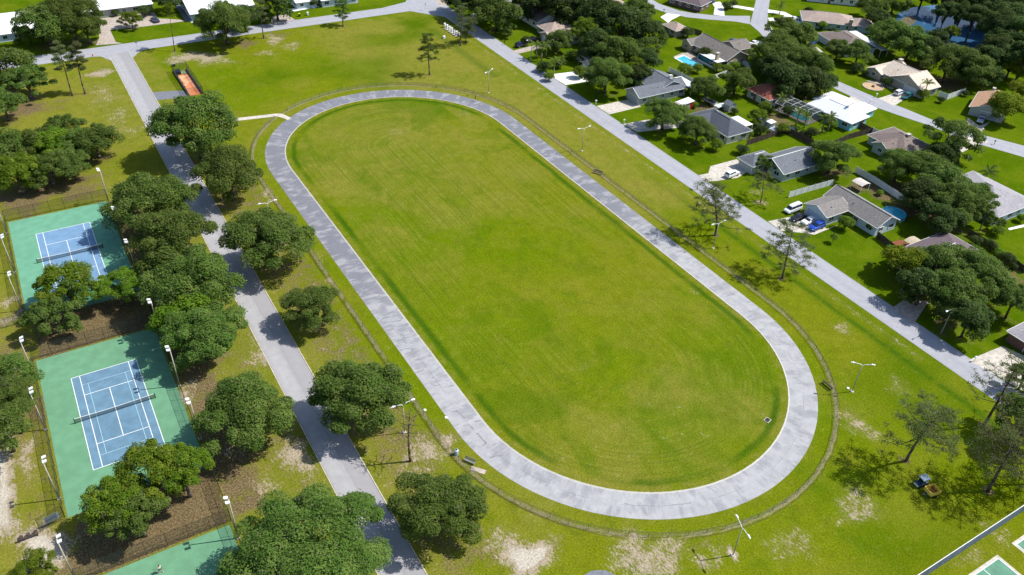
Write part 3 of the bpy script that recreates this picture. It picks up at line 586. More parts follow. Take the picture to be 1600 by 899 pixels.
wm = {}
def window_on(t, x, y, z, nrm, wdt=1.25, hgt=1.05):
    """nrm: 0 = faces -Y, 1 = faces -X, 2 = faces +X"""
    key = (wdt, hgt)
    if key not in wm:
        f = MB(); a, h = wdt/2, hgt/2
        f.box((0, 0, h+.04), (wdt+.16, .12, .08)).box((0, 0, -h-.04), (wdt+.16, .16, .08)).box((-a-.04, 0, 0), (.08, .12, hgt)).box((a+.04, 0, 0), (.08, .12, hgt)).box((0, -.01, 0), (.05, .07, hgt))
        fm = f.mesh('window'); fm.materials.append(WHITE); pm = MB().box((0, .015, 0), (wdt, .04, hgt)).mesh('pane'); pm.materials.append(GLASS); wm[key] = (fm, pm)
    fm, pm = wm[key]; rz = (0, -math.pi/2, math.pi/2)[nrm]
    f = part('window', fm, None, t, (x, y, z), rz); part('pane', pm, None, f)
def roof_mesh(x0, x1, y0, y1, ze, rise, typ):
    th = .16; mb = MB(); cx, cy = (x0+x1)/2, (y0+y1)/2
    if typ == 'gu': # ridge along Y
        a, b2 = (cx, y0, ze+rise), (cx, y1, ze+rise); V_ = [(x0, y0, ze), (x1, y0, ze), (x1, y1, ze), (x0, y1, ze), a, b2]; F = [(0, 4, 5, 3), (1, 2, 5, 4)]
    elif typ == 'gv':
        a, b2 = (x0, cy, ze+rise), (x1, cy, ze+rise); V_ = [(x0, y0, ze), (x1, y0, ze), (x1, y1, ze), (x0, y1, ze), a, b2]; F = [(0, 1, 5, 4), (3, 4, 5, 2)]
    elif typ == 'hip':
        if (x1-x0) > (y1-y0): k = (y1-y0)/2; a, b2 = (x0+k, cy, ze+rise), (x1-k, cy, ze+rise); F = [(0, 1, 5, 4), (3, 4, 5, 2), (0, 4, 3), (1, 2, 5)]
        else: k = (x1-x0)/2; a, b2 = (cx, y0+k, ze+rise), (cx, y1-k, ze+rise); F = [(0, 4, 5, 3), (1, 2, 5, 4), (0, 1, 4), (2, 3, 5)]
        V_ = [(x0, y0, ze), (x1, y0, ze), (x1, y1, ze), (x0, y1, ze), a, b2]
    else:
        return MB().box((cx, cy, ze+.06), (x1-x0, y1-y0, .14)), None
    n = len(V_); low = [(x, y, z-th) for x, y, z in V_]
    mb.add(V_+low, F+[tuple(reversed([i+n for i in f])) for f in F])
    # fascia closes the edge
    E = {}
    for f in F:
        for i in range(len(f)): k = (f[i], f[(i+1) % len(f)]); E[k] = 1
    for (i, j) in list(E):
        if (j, i) not in E: mb.f.append((j, i, i+n, j+n))
    rc = MB().tube((a[0], a[1], a[2]+.02), (b2[0], b2[1], b2[2]+.02), .10, n=5)
    return mb, rc
HOUSES = []
def house(label, name, wings, wall, roof, rot=0, cat='house', win='auto', garage=None, chimney=None, flats=None, ridge=None, wsp=3.4, trim=WHITE):
    """wings: ((px,py) eave corner or ('l',x,y) local, dX, dY, type, rise, eave height)"""
    w0 = wings[0]; ze = w0[5]; ax, ay, _ = P(*w0[0], ze); rz = R(rot); cs, sn = math.cos(rz), math.sin(rz)
    t = thing(name, label, cat, (ax, ay, 0), rz)
    def loc(px, py, z): x, y, _ = P(px, py, z); x -= ax; y -= ay; return (x*cs+y*sn, -x*sn+y*cs)
    HOUSES.append((ax, ay, ' '.join(label.split(' with ')[0].split(' behind ')[0].split(' above ')[0].split(' in ')[0].split(' at ')[0].split()[:7])))
    rects = []
    def rect(s, z):
        if s[0][0] == 'l': x, y = s[0][1:]
        else: x, y = loc(*s[0], z)
        return min(x, x+s[1]), max(x, x+s[1]), min(y, y+s[2]), max(y, y+s[2])
    for i, wg in enumerate(wings):
        x0, x1, y0, y1 = rect(wg, wg[5]); typ, rise, ze = wg[3:6]; k = i*.013; ov = .45
        rects.append((x0, x1, y0, y1, ze))
        a, b2, c2, d2 = x0+ov, x1-ov, y0+ov, y1-ov
        mb = MB(); zt = ze-.03-k
        if typ == 'gu': zr = ze+rise*(1-ov*2/(x1-x0)*0)-.22; pr = [(a, 0), (b2, 0), (b2, zt+rise*2*ov/(x1-x0)-.2), ((a+b2)/2, zr), (a, zt+rise*2*ov/(x1-x0)-.2)]; mb.extr(pr, c2, d2)
        elif typ == 'gv':
            zr = ze+rise-.22; e = zt+rise*2*ov/(y1-y0)-.2
            pr = [(c2, 0), (d2, 0), (d2, e), ((c2+d2)/2, zr), (c2, e)]; mb.extr(pr, a, b2, lambda v: (v[1], v[0], v[2])); mb.f = [tuple(reversed(f)) for f in mb.f]
        else: mb.box(((a+b2)/2, (c2+d2)/2, zt/2-.04), (b2-a, d2-c2, zt-.08))
        part('wall', mb, wall, t)
        rb, rc = roof_mesh(x0-k, x1+k, y0-k, y1+k, ze+k, rise, typ)
        ro = part('roof', rb, roof, t)
        if rc: part('ridge_cap', rc, ridge or roof, ro)
        # white fascia boards and gutters along the eaves
        g = MB()
        if typ != 'gv': g.box((x0-.05, (y0+y1)/2, ze-.09), (.08, y1-y0, .15)).box((x1+.05, (y0+y1)/2, ze-.09), (.08, y1-y0, .15))
        if typ != 'gu': g.box(((x0+x1)/2, y0-.05, ze-.09), (x1-x0, .08, .15)).box(((x0+x1)/2, y1+.05, ze-.09), (x1-x0, .08, .15))
        if typ == 'gu':
            for yy in (y0-.04, y1+.04):
                for xa, xb in ((x0, (x0+x1)/2), (x1, (x0+x1)/2)): g.tube((xa, yy, ze-.06), (xb, yy, ze+rise-.06), .075, n=4)
        if typ == 'gv':
            for xx in (x0-.04, x1+.04):
                for ya, yb in ((y0, (y0+y1)/2), (y1, (y0+y1)/2)): g.tube((xx, ya, ze-.06), (xx, yb, ze+rise-.06), .075, n=4)
        part('fascia', g, trim, t)
        if typ != 'flat':
            vz = ze+rise*.55; vx, vy = (x0+(x1-x0)*.27, (y0+y1)/2+1) if typ in ('gu',) else ((x0+x1)/2-1, y0+(y1-y0)*.27)
            part('roof_vent', MB().tube((vx, vy, vz-.1), (vx, vy, vz+.35), .12, n=6), GREYM, ro)
        ng = [q for q in (garage or []) if q[0] == i]
        if win:
            Ly, Lx = d2-c2, b2-a
            n = max(1, int(Lx/wsp))
            for j in range(n):
                xw = a+Lx*(j+.5)/n
                if not any(r[0]-.3 < xw < r[1]+.3 and r[2] < c2-.1 < r[3] for r in rects[:-1]): window_on(t, xw, c2-.02, 1.5, 0, (1.25, 1.7, .9)[(i+j) % 3])
            gar = [q for q in ng if q[1] == 'x']
            n = max(1, int(Ly/wsp))
            for j in range(n):
                yw = c2+Ly*(j+.5)/n
                if not gar and not any(r[2]-.3 < yw < r[3]+.3 and r[0] < a-.1 < r[1] for r in rects[:-1]): window_on(t, a-.02, yw, 1.5, 1, (1.7, 1.25, .9)[(i+j) % 3])
        for q in ng:
            _, side, f, wd, gm = q
            if side == 'x': yy = c2+(d2-c2)*f; o = part('garage_door', MB().box((a-.02, yy, 1.1), (.08, wd, 2.15)), gm, t); fr = MB().box((a-.05, yy, 2.24), (.1, wd+.2, .12)).box((a-.05, yy-wd/2-.06, 1.1), (.1, .1, 2.2)).box((a-.05, yy+wd/2+.06, 1.1), (.1, .1, 2.2)); part('door_frame', fr, WHITE, t)
            else: xx = a+(b2-a)*f; part('garage_door', MB().box((xx, c2-.02, 1.1), (wd, .08, 2.15)), gm, t); part('door_frame', MB().box((xx, c2-.05, 2.24), (wd+.2, .1, .12)), WHITE, t)
    # front door on the -X side of the first wing
    x0, x1, y0, y1, ze = rects[0]; f = part('door', MB().box((x0+.43, y0+(y1-y0)*.62, 1.02), (.07, .95, 2.04)), DOORC, t); part('handle', MB().box((x0+.37, y0+(y1-y0)*.62+.35, 1.0), (.05, .05, .12)), GREYM, f)
    for (pp, hz, sz, m_) in (chimney or []):
        x, y = loc(*pp, hz) if pp[0] != 'l' else pp[1:]
        ch = part('chimney', MB().box((x, y, hz/2), (sz, sz*.8, hz)), m_, t); part('chimney_cap', MB().box((x, y, hz+.06), (sz+.16, sz*.8+.16, .12)), CONC, ch)
    for (s, m_, hz, leg, nm) in (flats or []):
        x0, x1, y0, y1 = rect(s, hz); part(nm, MB().box(((x0+x1)/2, (y0+y1)/2, hz), (x1-x0, y1-y0, .12)), m_, t)
        if leg:
            for xx in (x0+.1, x1-.1):
                for yy in (y0+.1, y1-.1): part('post', MB().box((xx, yy, hz/2-.05), (.1, .1, hz-.1)), WHITE, t)
            if leg == 2:
                part('screen_wall', MB().box(((x0+x1)/2, y0+.1, .35), (x1-x0-.2, .06, .7)).box((x0+.1, (y0+y1)/2, .35), (.06, y1-y0-.2, .7)), WHITE, t)
                nn = max(2, int((x1-x0)/1.3))
                for j in range(nn): part('window_panel', MB().box((x0+(x1-x0)*(j+.5)/nn, y0+.1, 1.5), ((x1-x0)/nn-.14, .05, 1.5)), GLASS, t)
                nn = max(2, int((y1-y0)/1.3))
                for j in range(nn): part('window_panel', MB().box((x0+.1, y0+(y1-y0)*(j+.5)/nn, 1.5), (.05, (y1-y0)/nn-.14, 1.5)), GLASS, t)
    return t, loc
house('grey-shingled pale blue house with four cars in front', 'detached_house', [((1371,357), 8.2, 16.8, 'gu', 2.1, 2.7), ((1256,318), 8.8, -7.4, 'gv', 1.6, 2.75)], W_BLUE, R_GREY, garage=[(1, 'x', .5, 4.9, mat('garage_door_blue', (.40, .50, .60), .5, .04, 2, stripes=(2, .5, .07, .4)))])
house('grey house with a light ridge and a white minivan on its drive', 'detached_house', [((1225,273), 15.0, 10.0, 'gv', 2.3, 2.6), ((1152,246), 9.5, -6.0, 'hip', 1.6, 2.62)], W_SAGE, R_DGREY, garage=[(1, 'x', .5, 4.6, GDOORG)], ridge=WHITE)
house('dark slate-roofed house half hidden by two round trees', 'detached_house', [((1176,204), -9.5, 16.2, 'hip', 2.2, 2.6), ((1066,181), 9.0, -8.5, 'gv', 1.9, 2.62)], W_CREAM, R_SLATE, flats=[(((1142,184), 2.8, -6.3), WMET, 2.5, 1, 'patio_roof')])
house('blue-grey roofed house with white chimney and patio roof', 'detached_house', [((1075,137), -19.0, 7.4, 'gv', 2.0, 2.6), ((991,122), 12.0, -11.5, 'gu', 2.3, 2.62)], W_GREY, R_DGREY, garage=[(0, 'x', .45, 4.6, GDOORG)], chimney=[((1048,118), 5.2, 1.0, WHITE)], flats=[(((1052,122), 3.2, -9.0), WMET, 2.5, 1, 'patio_roof')])
house('tan house beside the swimming pool with glazed white sunroom', 'detached_house', [((1135,96), 11.0, 18.5, 'gu', 2.6, 2.7), ((1064,63), 9.0, -5.5, 'gv', 1.4, 2.6), (('l', 10.5, 6), 7.5, 8.5, 'gv', 1.8, 2.6)], W_BEIGE, R_TAN, chimney=[((1122,83), 5.0, 1.1, W_BEIGE)], flats=[(((1091,83), 4.8, -9.6), WMET, 2.6, 2, 'sunroom_roof')])
house('small beige hip-roofed house behind the big oaks near the far lane', 'detached_house', [((1056,49), 6.6, 8.0, 'hip', 1.4, 2.5)], W_OCHRE, R_PINK)
house('small brown-roofed house with bright white drive by the palms', 'detached_house', [((899,81), 8.5, -11, 'hip', 1.9, 2.6), ((907,97), 7.5, -6.4, 'gv', 1.7, 2.62)], W_GREY, R_BROWN, garage=[(1, 'x', .5, 4.4, GDOOR)])
house('pinkish hip-roofed house with two dark cars in front', 'detached_house', [((837,39), 12.4, -9.5, 'hip', 1.9, 2.6), ((842,51), 12.8, -8.8, 'gv', 1.6, 2.62)], W_OCHRE, R_PINK, garage=[(1, 'x', .5, 4.6, GDOOR)])
house('white-walled brown-roofed house under the trees by the far street corner', 'detached_house', [((800,12), 10, -17.6, 'gu', 2.0, 2.6)], W_WHITE, R_BROWN)
house('grey-roofed house at the top edge behind the far corner trees', 'detached_house', [((772,6), 11, 9, 'hip', 2, 2.6)], W_GREY, R_LGREY)
house('house with pink-beige roof cut off by the top edge', 'detached_house', [((938,13), 13, 12, 'hip', 2.0, 2.6)], W_CREAM, R_PINK)
house('dark red brick house at the top edge above the curving lane', 'detached_house', [((1112,2), -9, 15, 'hip', 2.0, 2.6)], W_BRICK, R_DBROWN, rot=22)
house('red-roofed house hidden in the trees', 'detached_house', [((1166,138), 10, -10, 'hip', 2.3, 2.6)], W_CREAM, R_RED)
house('turquoise house with white metal roof and screened pool', 'detached_house', [((1331,194), 9.4, 16.2, 'hip', 2.2, 2.7), (('l', 6.0, 2.0), 10.5, 6.0, 'hip', 1.5, 2.72), (('l', 5.5, 8.5), 10.0, 9.0, 'hip', 1.7, 2.74)], W_TURQ, R_WHITE, rot=7.5, chimney=[(('l', 4.6, 5.2), 5.2, .7, W_TURQ)])
house('cream-roofed house with steep gable and two parked vehicles', 'detached_house', [((1374,112), 12, -11, 'gu', 3.0, 2.7), ((1353,106), 14, -6.5, 'gv', 1.3, 2.5), ((1442,143), 9, 13, 'gv', 3.0, 2.72)], W_OCHRE, R_CREAM, chimney=[((1408,93), 5.6, 1.3, BRICKC)], garage=[(2, 'x', .35, 4.6, GDOOR)])
house('orange-brown roofed house with grey garage door near the right edge', 'detached_house', [((1514,167), 15, -10.5, 'gv', 2.0, 2.6)], W_GREY, R_ORANGE, rot=24, garage=[(0, 'x', .4, 5.0, GDOORG)], chimney=[((1554,138), 4.6, 1.0, W_GREY)])
house('teal-walled grey-brown roofed house with stone chimney at the far lane', 'detached_house', [((1254,32), 12, -19.5, 'hip', 2.3, 2.6), (('l', .5, -26.5), 8.5, 9, 'hip', 1.7, 2.62)], W_TEAL, R_PINK, rot=48, chimney=[(('l', .6, -17.5), 4.6, 1.4, BRICKC)])
house('brown-roofed pale house with a long white flat roof behind the round trees', 'detached_house', [((1277,51), 12.7, -18, 'hip', 2.0, 2.6)], W_BLUE, R_BROWN, rot=-14, flats=[((('l', 12.9, -20), 3.2, 19), WMET, 2.6, 1, 'patio_roof')], garage=[(0, 'x', .75, 4.6, GDOOR)])
house('white house cut off by the top edge with a dark pool cage beside it', 'detached_house', [((1262,-8), 12, -24, 'hip', 2.0, 2.7)], W_WHITE, R_LGREY, rot=48)
house('mauve-brown roofed pale house with a chimney between turquoise house and dark oaks', 'detached_house', [((1414,241), 11.5, 13, 'hip', 2.2, 2.6), ((1362,223), 9, -5.8, 'gv', 1.5, 2.62)], W_SAGE, R_BROWN, chimney=[((1420,210), 5.0, 1.2, BRICKC)])
house('light grey roofed pale blue house at the right edge', 'detached_house', [((1560,340), 16, 18, 'hip', 2.6, 2.7)], W_BLUE, R_LGREY)
house('dark brown roofed house with white ridge in front of the bright oak', 'detached_house', [((1390,395), 20, -12.5, 'hip', 2.2, 2.6)], W_CREAM, R_DBROWN, ridge=WHITE)
house('brown brick house at the right edge above the pale drive', 'detached_house', [((1573,517), 14, -12.5, 'hip', 2.0, 2.6)], W_BRICK, R_LGREY, garage=[(0, 'x', .45, 5.0, mat('garage_door_brown', (.12, .08, .07), .5, .1, 2))])
house('white-roofed duplex at the top left edge', 'duplex', [((58,47), -34, 21, 'gv', 2.4, 2.7)], W_BLUE, mat('bright_white_roof', (.80, .80, .79), .5, .04, 1.2, stain=.08), cat='house')
house('long white-roofed building behind the pinkish parking court', 'duplex', [((126,20), 24, 18, 'gv', 2.4, 2.7)], W_GREY, R_WHITE, cat='house')
house('white-roofed pale teal building right of the blue drive at the top edge', 'duplex', [((297,23), 23, 18, 'gv', 2.4, 2.7)], W_TEAL, R_WHITE, cat='house')
house('white-roofed blue house at the top edge left of the yellow bin', 'duplex', [((462,5), 8.5, 12, 'gv', 2.0, 2.6), (('l', 9.2, -1.5), 15, 12, 'gv', 2.0, 2.7)], W_BLUE, R_WHITE, cat='house')
# ------------------------------------------------------------------ trees
def make_crown(name, seed, nb, nl, ls, zsq=.75, spread=.62, br=(.34, .5), inner=.15, flat=0, droop=0):
    g = np.random.default_rng(seed); cs = []; ph = g.uniform(0, 6.28, 3)
    for k in range(nb):
        th = k*2.39996+g.uniform(-.5, .5); q_ = math.sqrt((k+g.uniform(.2, .8))/nb); lob = 1+.08*math.sin(2*th+ph[0])+.09*math.sin(3*th+ph[1])+.07*math.sin(5*th+ph[2])
        rr = spread*q_*lob; dome = math.sqrt(max(0, 1-min(1, q_)**2.4)); z = (dome*g.uniform(.55, 1.05) if g.random() > .28 else g.uniform(-.35, .35))
        cs.append((math.cos(th)*rr, math.sin(th)*rr, z*spread*zsq*1.1, g.uniform(*br)*(1.1-.25*q_)))
    cs = np.array(cs); k = g.integers(0, nb, nl); d = g.normal(size=(nl, 3)); d /= np.linalg.norm(d, axis=1)[:, None]
    d[:, 2] = np.where(d[:, 2] < -.3, -d[:, 2]*.6, d[:, 2]); rad = cs[k, 3]*np.where(g.random(nl) < inner, g.uniform(.3, .8, nl), g.uniform(.82, 1.06, nl))
    # little twig clusters instead of an even skin
    nt2 = max(8, nl//16); seeds = g.normal(size=(nt2, 3)); seeds /= np.linalg.norm(seeds, axis=1)[:, None]
    d2 = seeds[g.integers(0, nt2, nl)]; d2[:, 2] = np.where(d2[:, 2] < -.35, -d2[:, 2], d2[:, 2]); d = d2+g.normal(size=(nl, 3))*.24; d /= np.linalg.norm(d, axis=1)[:, None]; rad = rad*np.where(g.random(nl) < .12, g.uniform(1.05, 1.35, nl), 1)
    c = cs[k, :3]+d*rad[:, None]*np.array([1, 1, .8])
    c[:, 2] -= droop*g.random(nl)*.3
    c /= np.percentile(np.hypot(c[:, 0], c[:, 1]), 95); cs = cs/np.percentile(np.hypot(cs[:, 0], cs[:, 1]), 97)*.8
    nrm = d*.8+g.normal(size=(nl, 3))*.42+np.array([0, 0, .65]); nrm /= np.linalg.norm(nrm, axis=1)[:, None]
    a = np.cross(nrm, g.normal(size=(nl, 3))); a /= np.linalg.norm(a, axis=1)[:, None]; b2 = np.cross(nrm, a); s = ls*g.uniform(.6, 1.35, nl)[:, None]
    v = np.stack([c-a*s, c-b2*s*.5+nrm*s*.12, c+a*s, c+b2*s*.5+nrm*s*.12], 1).reshape(-1, 3)
    return leaf_mesh(name, v), cs
def leaf_mesh(name, v):
    n = len(v)//4; me = bpy.data.meshes.new(name); me.vertices.add(len(v)); me.vertices.foreach_set('co', v.astype(np.float32).ravel())
    me.loops.add(4*n); me.loops.foreach_set('vertex_index', np.arange(4*n)); me.polygons.add(n); me.polygons.foreach_set('loop_start', np.arange(0, 4*n, 4)); me.update(calc_edges=True); return me
def make_trunk(name, cs, seed, h0=-1.25, r=.055, top=.25):
    g = random.Random(seed); mb = MB(); fk = -.55
    mb.path([(0, 0, h0), (.02, .01, (h0+fk)/2), (.03, -.02, fk)], [r*1.35, r, r*.85], 8)
    for c in cs[:14]:
        mid = (c[0]*.45+g.uniform(-.05, .05), c[1]*.45+g.uniform(-.05, .05), (fk+c[2])*.5+.05)
        mb.path([(.03, -.02, fk-.03), mid, (c[0]*.95, c[1]*.95, c[2])], [r*.6, r*.38, r*.12], 5)
        for _ in range(3):
            e = (c[0]+g.uniform(-1, 1)*c[3]*.8, c[1]+g.uniform(-1, 1)*c[3]*.8, c[2]+g.uniform(-.2, 1)*c[3]*.6); mb.tube((c[0]*.9, c[1]*.9, c[2]), e, r*.13, r*.05, 4)
    return mb.mesh(name, True)
KIND = {}
def reg(k, seeds, nb, nl, ls, leaf, bark, **kw):
    tr = kw.pop('r', .055); h0 = kw.pop('h0', -1.25); KIND[k] = []
    for s in seeds:
        cm, cs = make_crown('crown', s, nb, nl, ls, **kw); cm.materials.append(leaf); tm = make_trunk('trunk', cs, s, h0, tr); tm.materials.append(bark); KIND[k].append((cm, tm, -h0))
reg('oakbig', (11, 12, 13, 14, 16), 44, 36000, .027, L_OAK, BARK, spread=.80, br=(.14, .30), inner=.25)
reg('huge', (15,), 90, 100000, .017, L_OAK, BARK, spread=.80, br=(.09, .24), inner=.28)
reg('oak', (21, 22, 23, 24, 25), 34, 18000, .038, L_OAK, BARK, spread=.78, br=(.13, .33), inner=.28)
reg('dark', (31, 32, 33, 34), 28, 12000, .048, L_OAKD, BARK, spread=.76, br=(.16, .36))
reg('elm', (41, 42, 43), 46, 17000, .034, L_ELM, BARKG, spread=.82, br=(.12, .26), inner=.35)
reg('open', (44, 45, 46), 44, 15000, .036, L_OAK, BARKG, spread=.84, br=(.12, .25), inner=.35)
reg('yellow', (51, 52), 18, 10000, .050, L_YEL, BARK, spread=.66, br=(.24, .40))
reg('bush', (61, 62), 9, 2600, .085, L_ELM, BARK, spread=.5, br=(.38, .55), h0=-.75)
reg('dbush', (63, 64), 9, 2600, .085, L_OAKD, BARK, spread=.5, br=(.38, .55), h0=-.75)
def blockout(cx, cy, wpx, H):
    """ground point, crown radius and height of a tree whose crown shows there"""
    for it in range(4):
        hc = H*.62 if it == 0 else hc
        x, y, _ = P(cx, cy, hc); a = PX(x, y, hc); b2 = PX(x+1, y, hc); c2 = PX(x, y+1, hc); s = (math.hypot(b2[0]-a[0], b2[1]-a[1])+math.hypot(c2[0]-a[0], c2[1]-a[1]))/2*1.08
        Rr = wpx/2/s; hc = max(H-Rr*.78, Rr*.62)
    return x, y, Rr, hc
cnt = {}
def tree(cx, cy, wpx, H, k, label, name='oak_tree', base=None, zs=1.0, group=None, dirt=True):
    x, y, Rr, hc = blockout(cx, cy, wpx, H); i = cnt.get(k, 0); cnt[k] = i+1; cm, tm, h0 = KIND[k][i % len(KIND[k])]
    Rr *= .93; t = thing(name, label, 'bush' if 'bush' in k else 'tree', (x, y, 0), 0, group)
    rz = random.uniform(0, 6.28); c = part('crown', cm, None, t, (0, 0, hc), rz); sz = min(Rr*random.uniform(.86, 1.0)*zs, hc/.68); c.scale = (Rr*random.uniform(.90, 1.08), Rr*random.uniform(.90, 1.08), sz)
    tr = part('trunk', tm, None, t, (0, 0, hc), rz); tr.scale = (Rr, Rr, hc/h0)
    if dirt: TREES_DIRT.append((x, y, Rr, .62 if x < 50 else .45))
    return t
T = tree
# park side
T(308,206,124,11,'oakbig','big dark oak overhanging the park road just below the bocce court'); T(357,280,102,9,'oakbig','dark oak on the right of the park road, second from the bocce court')
T(421,384,118,9.5,'oakbig','round dark oak between park road and left straight, right of the upper tennis court'); T(485,486,82,8,'oakbig','smallest round oak between the park road and the track')
T(563,628,146,10,'oakbig','broad oak beside the bare tree shading the park road'); T(683,802,152,10,'oakbig','round oak at the bottom, right of the park road')
T(484,878,256,12.5,'huge','very wide oak at the bottom edge covering the left side of the park road', zs=.8); T(384,655,142,10,'oakbig','oak left of the park road by the right corner of the middle court')
T(236,330,110,9.5,'oakbig','olive-green oak at the top of the row beside the top tennis court'); T(270,385,128,10,'oakbig','second oak of the row beside the top tennis court'); T(285,425,110,9,'oak','third oak of the row along the court lights')
T(302,455,132,10.5,'oakbig','fourth oak of the row, just above the middle court corner'); T(294,500,105,10,'elm','brighter oak low in the row beside the court fence'); T(318,530,120,10,'oakbig','lowest oak of the row beside the middle tennis court')
T(108,452,100,8,'elm','loose bright green tree reaching over the lower end of the top tennis court',name='elm_tree'); T(185,452,66,7.5,'elm','thin bright tree between the top and middle tennis courts',name='elm_tree'); T(85,498,84,7.5,'open','sparse tree on the bare dirt left of the gap between courts',name='elm_tree')
T(182,790,112,9.5,'elm','bright green tree covering the lower corner of the middle court',name='elm_tree',zs=.9); T(240,745,130,10.5,'elm','bright green tree over the lower right part of the middle court',name='elm_tree'); T(285,735,100,10,'elm','bright tree beside the right fence below the middle court',name='elm_tree'); T(215,805,100,8.5,'open','darker tree over the dirt strip below the middle court',name='elm_tree')
T(8,595,95,10,'oak','dark oak at the left edge beside the middle tennis court'); T(2,665,100,10,'oak','dark oak at the left edge, lower of two beside the middle court'); T(10,625,80,11,'oakbig','dark oak crown between the two at the left edge')
T(55,893,75,5,'elm','tree top poking in at the bottom left corner',name='elm_tree')
T(12,112,75,11,'oak','dark tree at the left edge below the cross street'); T(42,130,62,10,'open','ragged tree at the left edge left of the pine pair'); T(5,165,55,9,'oak','low dark tree at the left edge above the grove')
T(103,205,62,9,'open','topmost tree of the grove left of the park road'); T(150,225,66,9,'oak','rightmost tree of the grove above the top tennis court'); T(122,232,62,8,'open','open tree in the right half of the grove'); T(88,232,68,9,'elm','bright tree in the middle of the grove')
T(58,232,70,9,'open','open tree in the left half of the grove'); T(15,238,75,9,'oak','tree of the grove at the left edge'); T(78,268,68,8,'open','lower middle tree of the grove above the top court'); T(28,278,78,8,'elm','lowest tree of the grove at the left edge'); T(112,258,55,8,'oak','low tree on the right of the grove over pale sand')
# cross street
T(72,45,72,11,'oak','left half of the big oak cluster beside the white duplex'); T(112,38,78,12,'oakbig','big spreading oak between the white duplex and the parking court'); T(135,48,50,9,'open','right edge oak beside the mouth of the parking court')
T(205,33,30,5,'elm','small bright tree on the lawn by the parking court'); T(352,42,72,9,'oakbig','dense dark oak beside the cross street'); T(382,30,40,8,'dark','dark tree behind the oak beside the cross street'); T(350,14,26,9,'open','thin tree top above the dark oak by the cross street')
T(432,12,50,8,'dark','dark tree at the top edge left of the yellow bin'); T(262,5,36,5,'dark','dark shrubby tree between the two long white buildings', dirt=False); T(410,25,22,5,'bush','small bush beside the thin pine by the cross street', name='shrub')
# far corner and first back gardens
T(748,8,62,9,'dark','dark tree at the far corner of the side street'); T(775,22,66,10,'oak','oak on the lawn at the far corner of the side street'); T(790,45,30,6,'open','small lacy tree on the lawn beside the corner oak'); T(715,2,40,9,'dark','dark tree at the top edge over the far street corner')
for i, a in enumerate([(838,12,62,11,'dark','dark oak behind the white-walled house at the top'), (872,14,64,11,'dark','dark oak touching the top edge left of the pink-beige roof'), (905,22,62,11,'dark','dark oak below the pink-beige roof'), (940,32,66,12,'dark','tall dark oak in the middle of the large cluster behind the pinkish house'),
    (972,45,64,12,'dark','dark oak in the heart of the large cluster'), (998,22,50,12,'oak','tall oak at the top of the large cluster beside the lane'), (1010,55,50,10,'dark','dark oak at the right side of the large cluster'), (915,52,44,8,'elm','bright green tree right of the pinkish hip roof'), (930,75,52,10,'dark','shaded oak between the pinkish house and the brown-roofed house'),
    (873,68,40,6,'oak','round tree between the palms and the brown-roofed house'), (968,88,66,9,'oak','broad green tree behind the brown-roofed house'), (985,108,44,7,'elm','pale green tree left of the blue-grey roof'), (1008,98,44,9,'dark','dark tree touching the peak of the blue-grey roof'),
    (1000,120,36,6,'dark','dark tree behind the left end of the blue-grey house'), (948,122,66,8.5,'oakbig','oak on the front lawn between white drive and blue-grey house'), (1010,75,38,7,'oak','tree at the left corner of the swimming-pool garden'), (1038,182,60,7.5,'oakbig','round oak by the street in front of the slate-roofed house'),
    (1090,208,54,7,'oakbig','round dark tree in front of the slate roof'), (1105,140,46,7,'oak','round tree between two short white vinyl fences'), (1150,130,50,8,'oak','grey-green tree left of the red roof'), (1183,185,30,3.5,'elm','bright leafy bush tree on the garden lawn left of the turquoise house'), (1120,228,20,3,'bush','hedge bush at the right of the slate-roofed house'),
    (858,122,14,2.2,'bush','clipped bush by the palms')]): T(*a, name='oak_tree' if a[4] not in ('bush', 'dbush') else 'shrub')
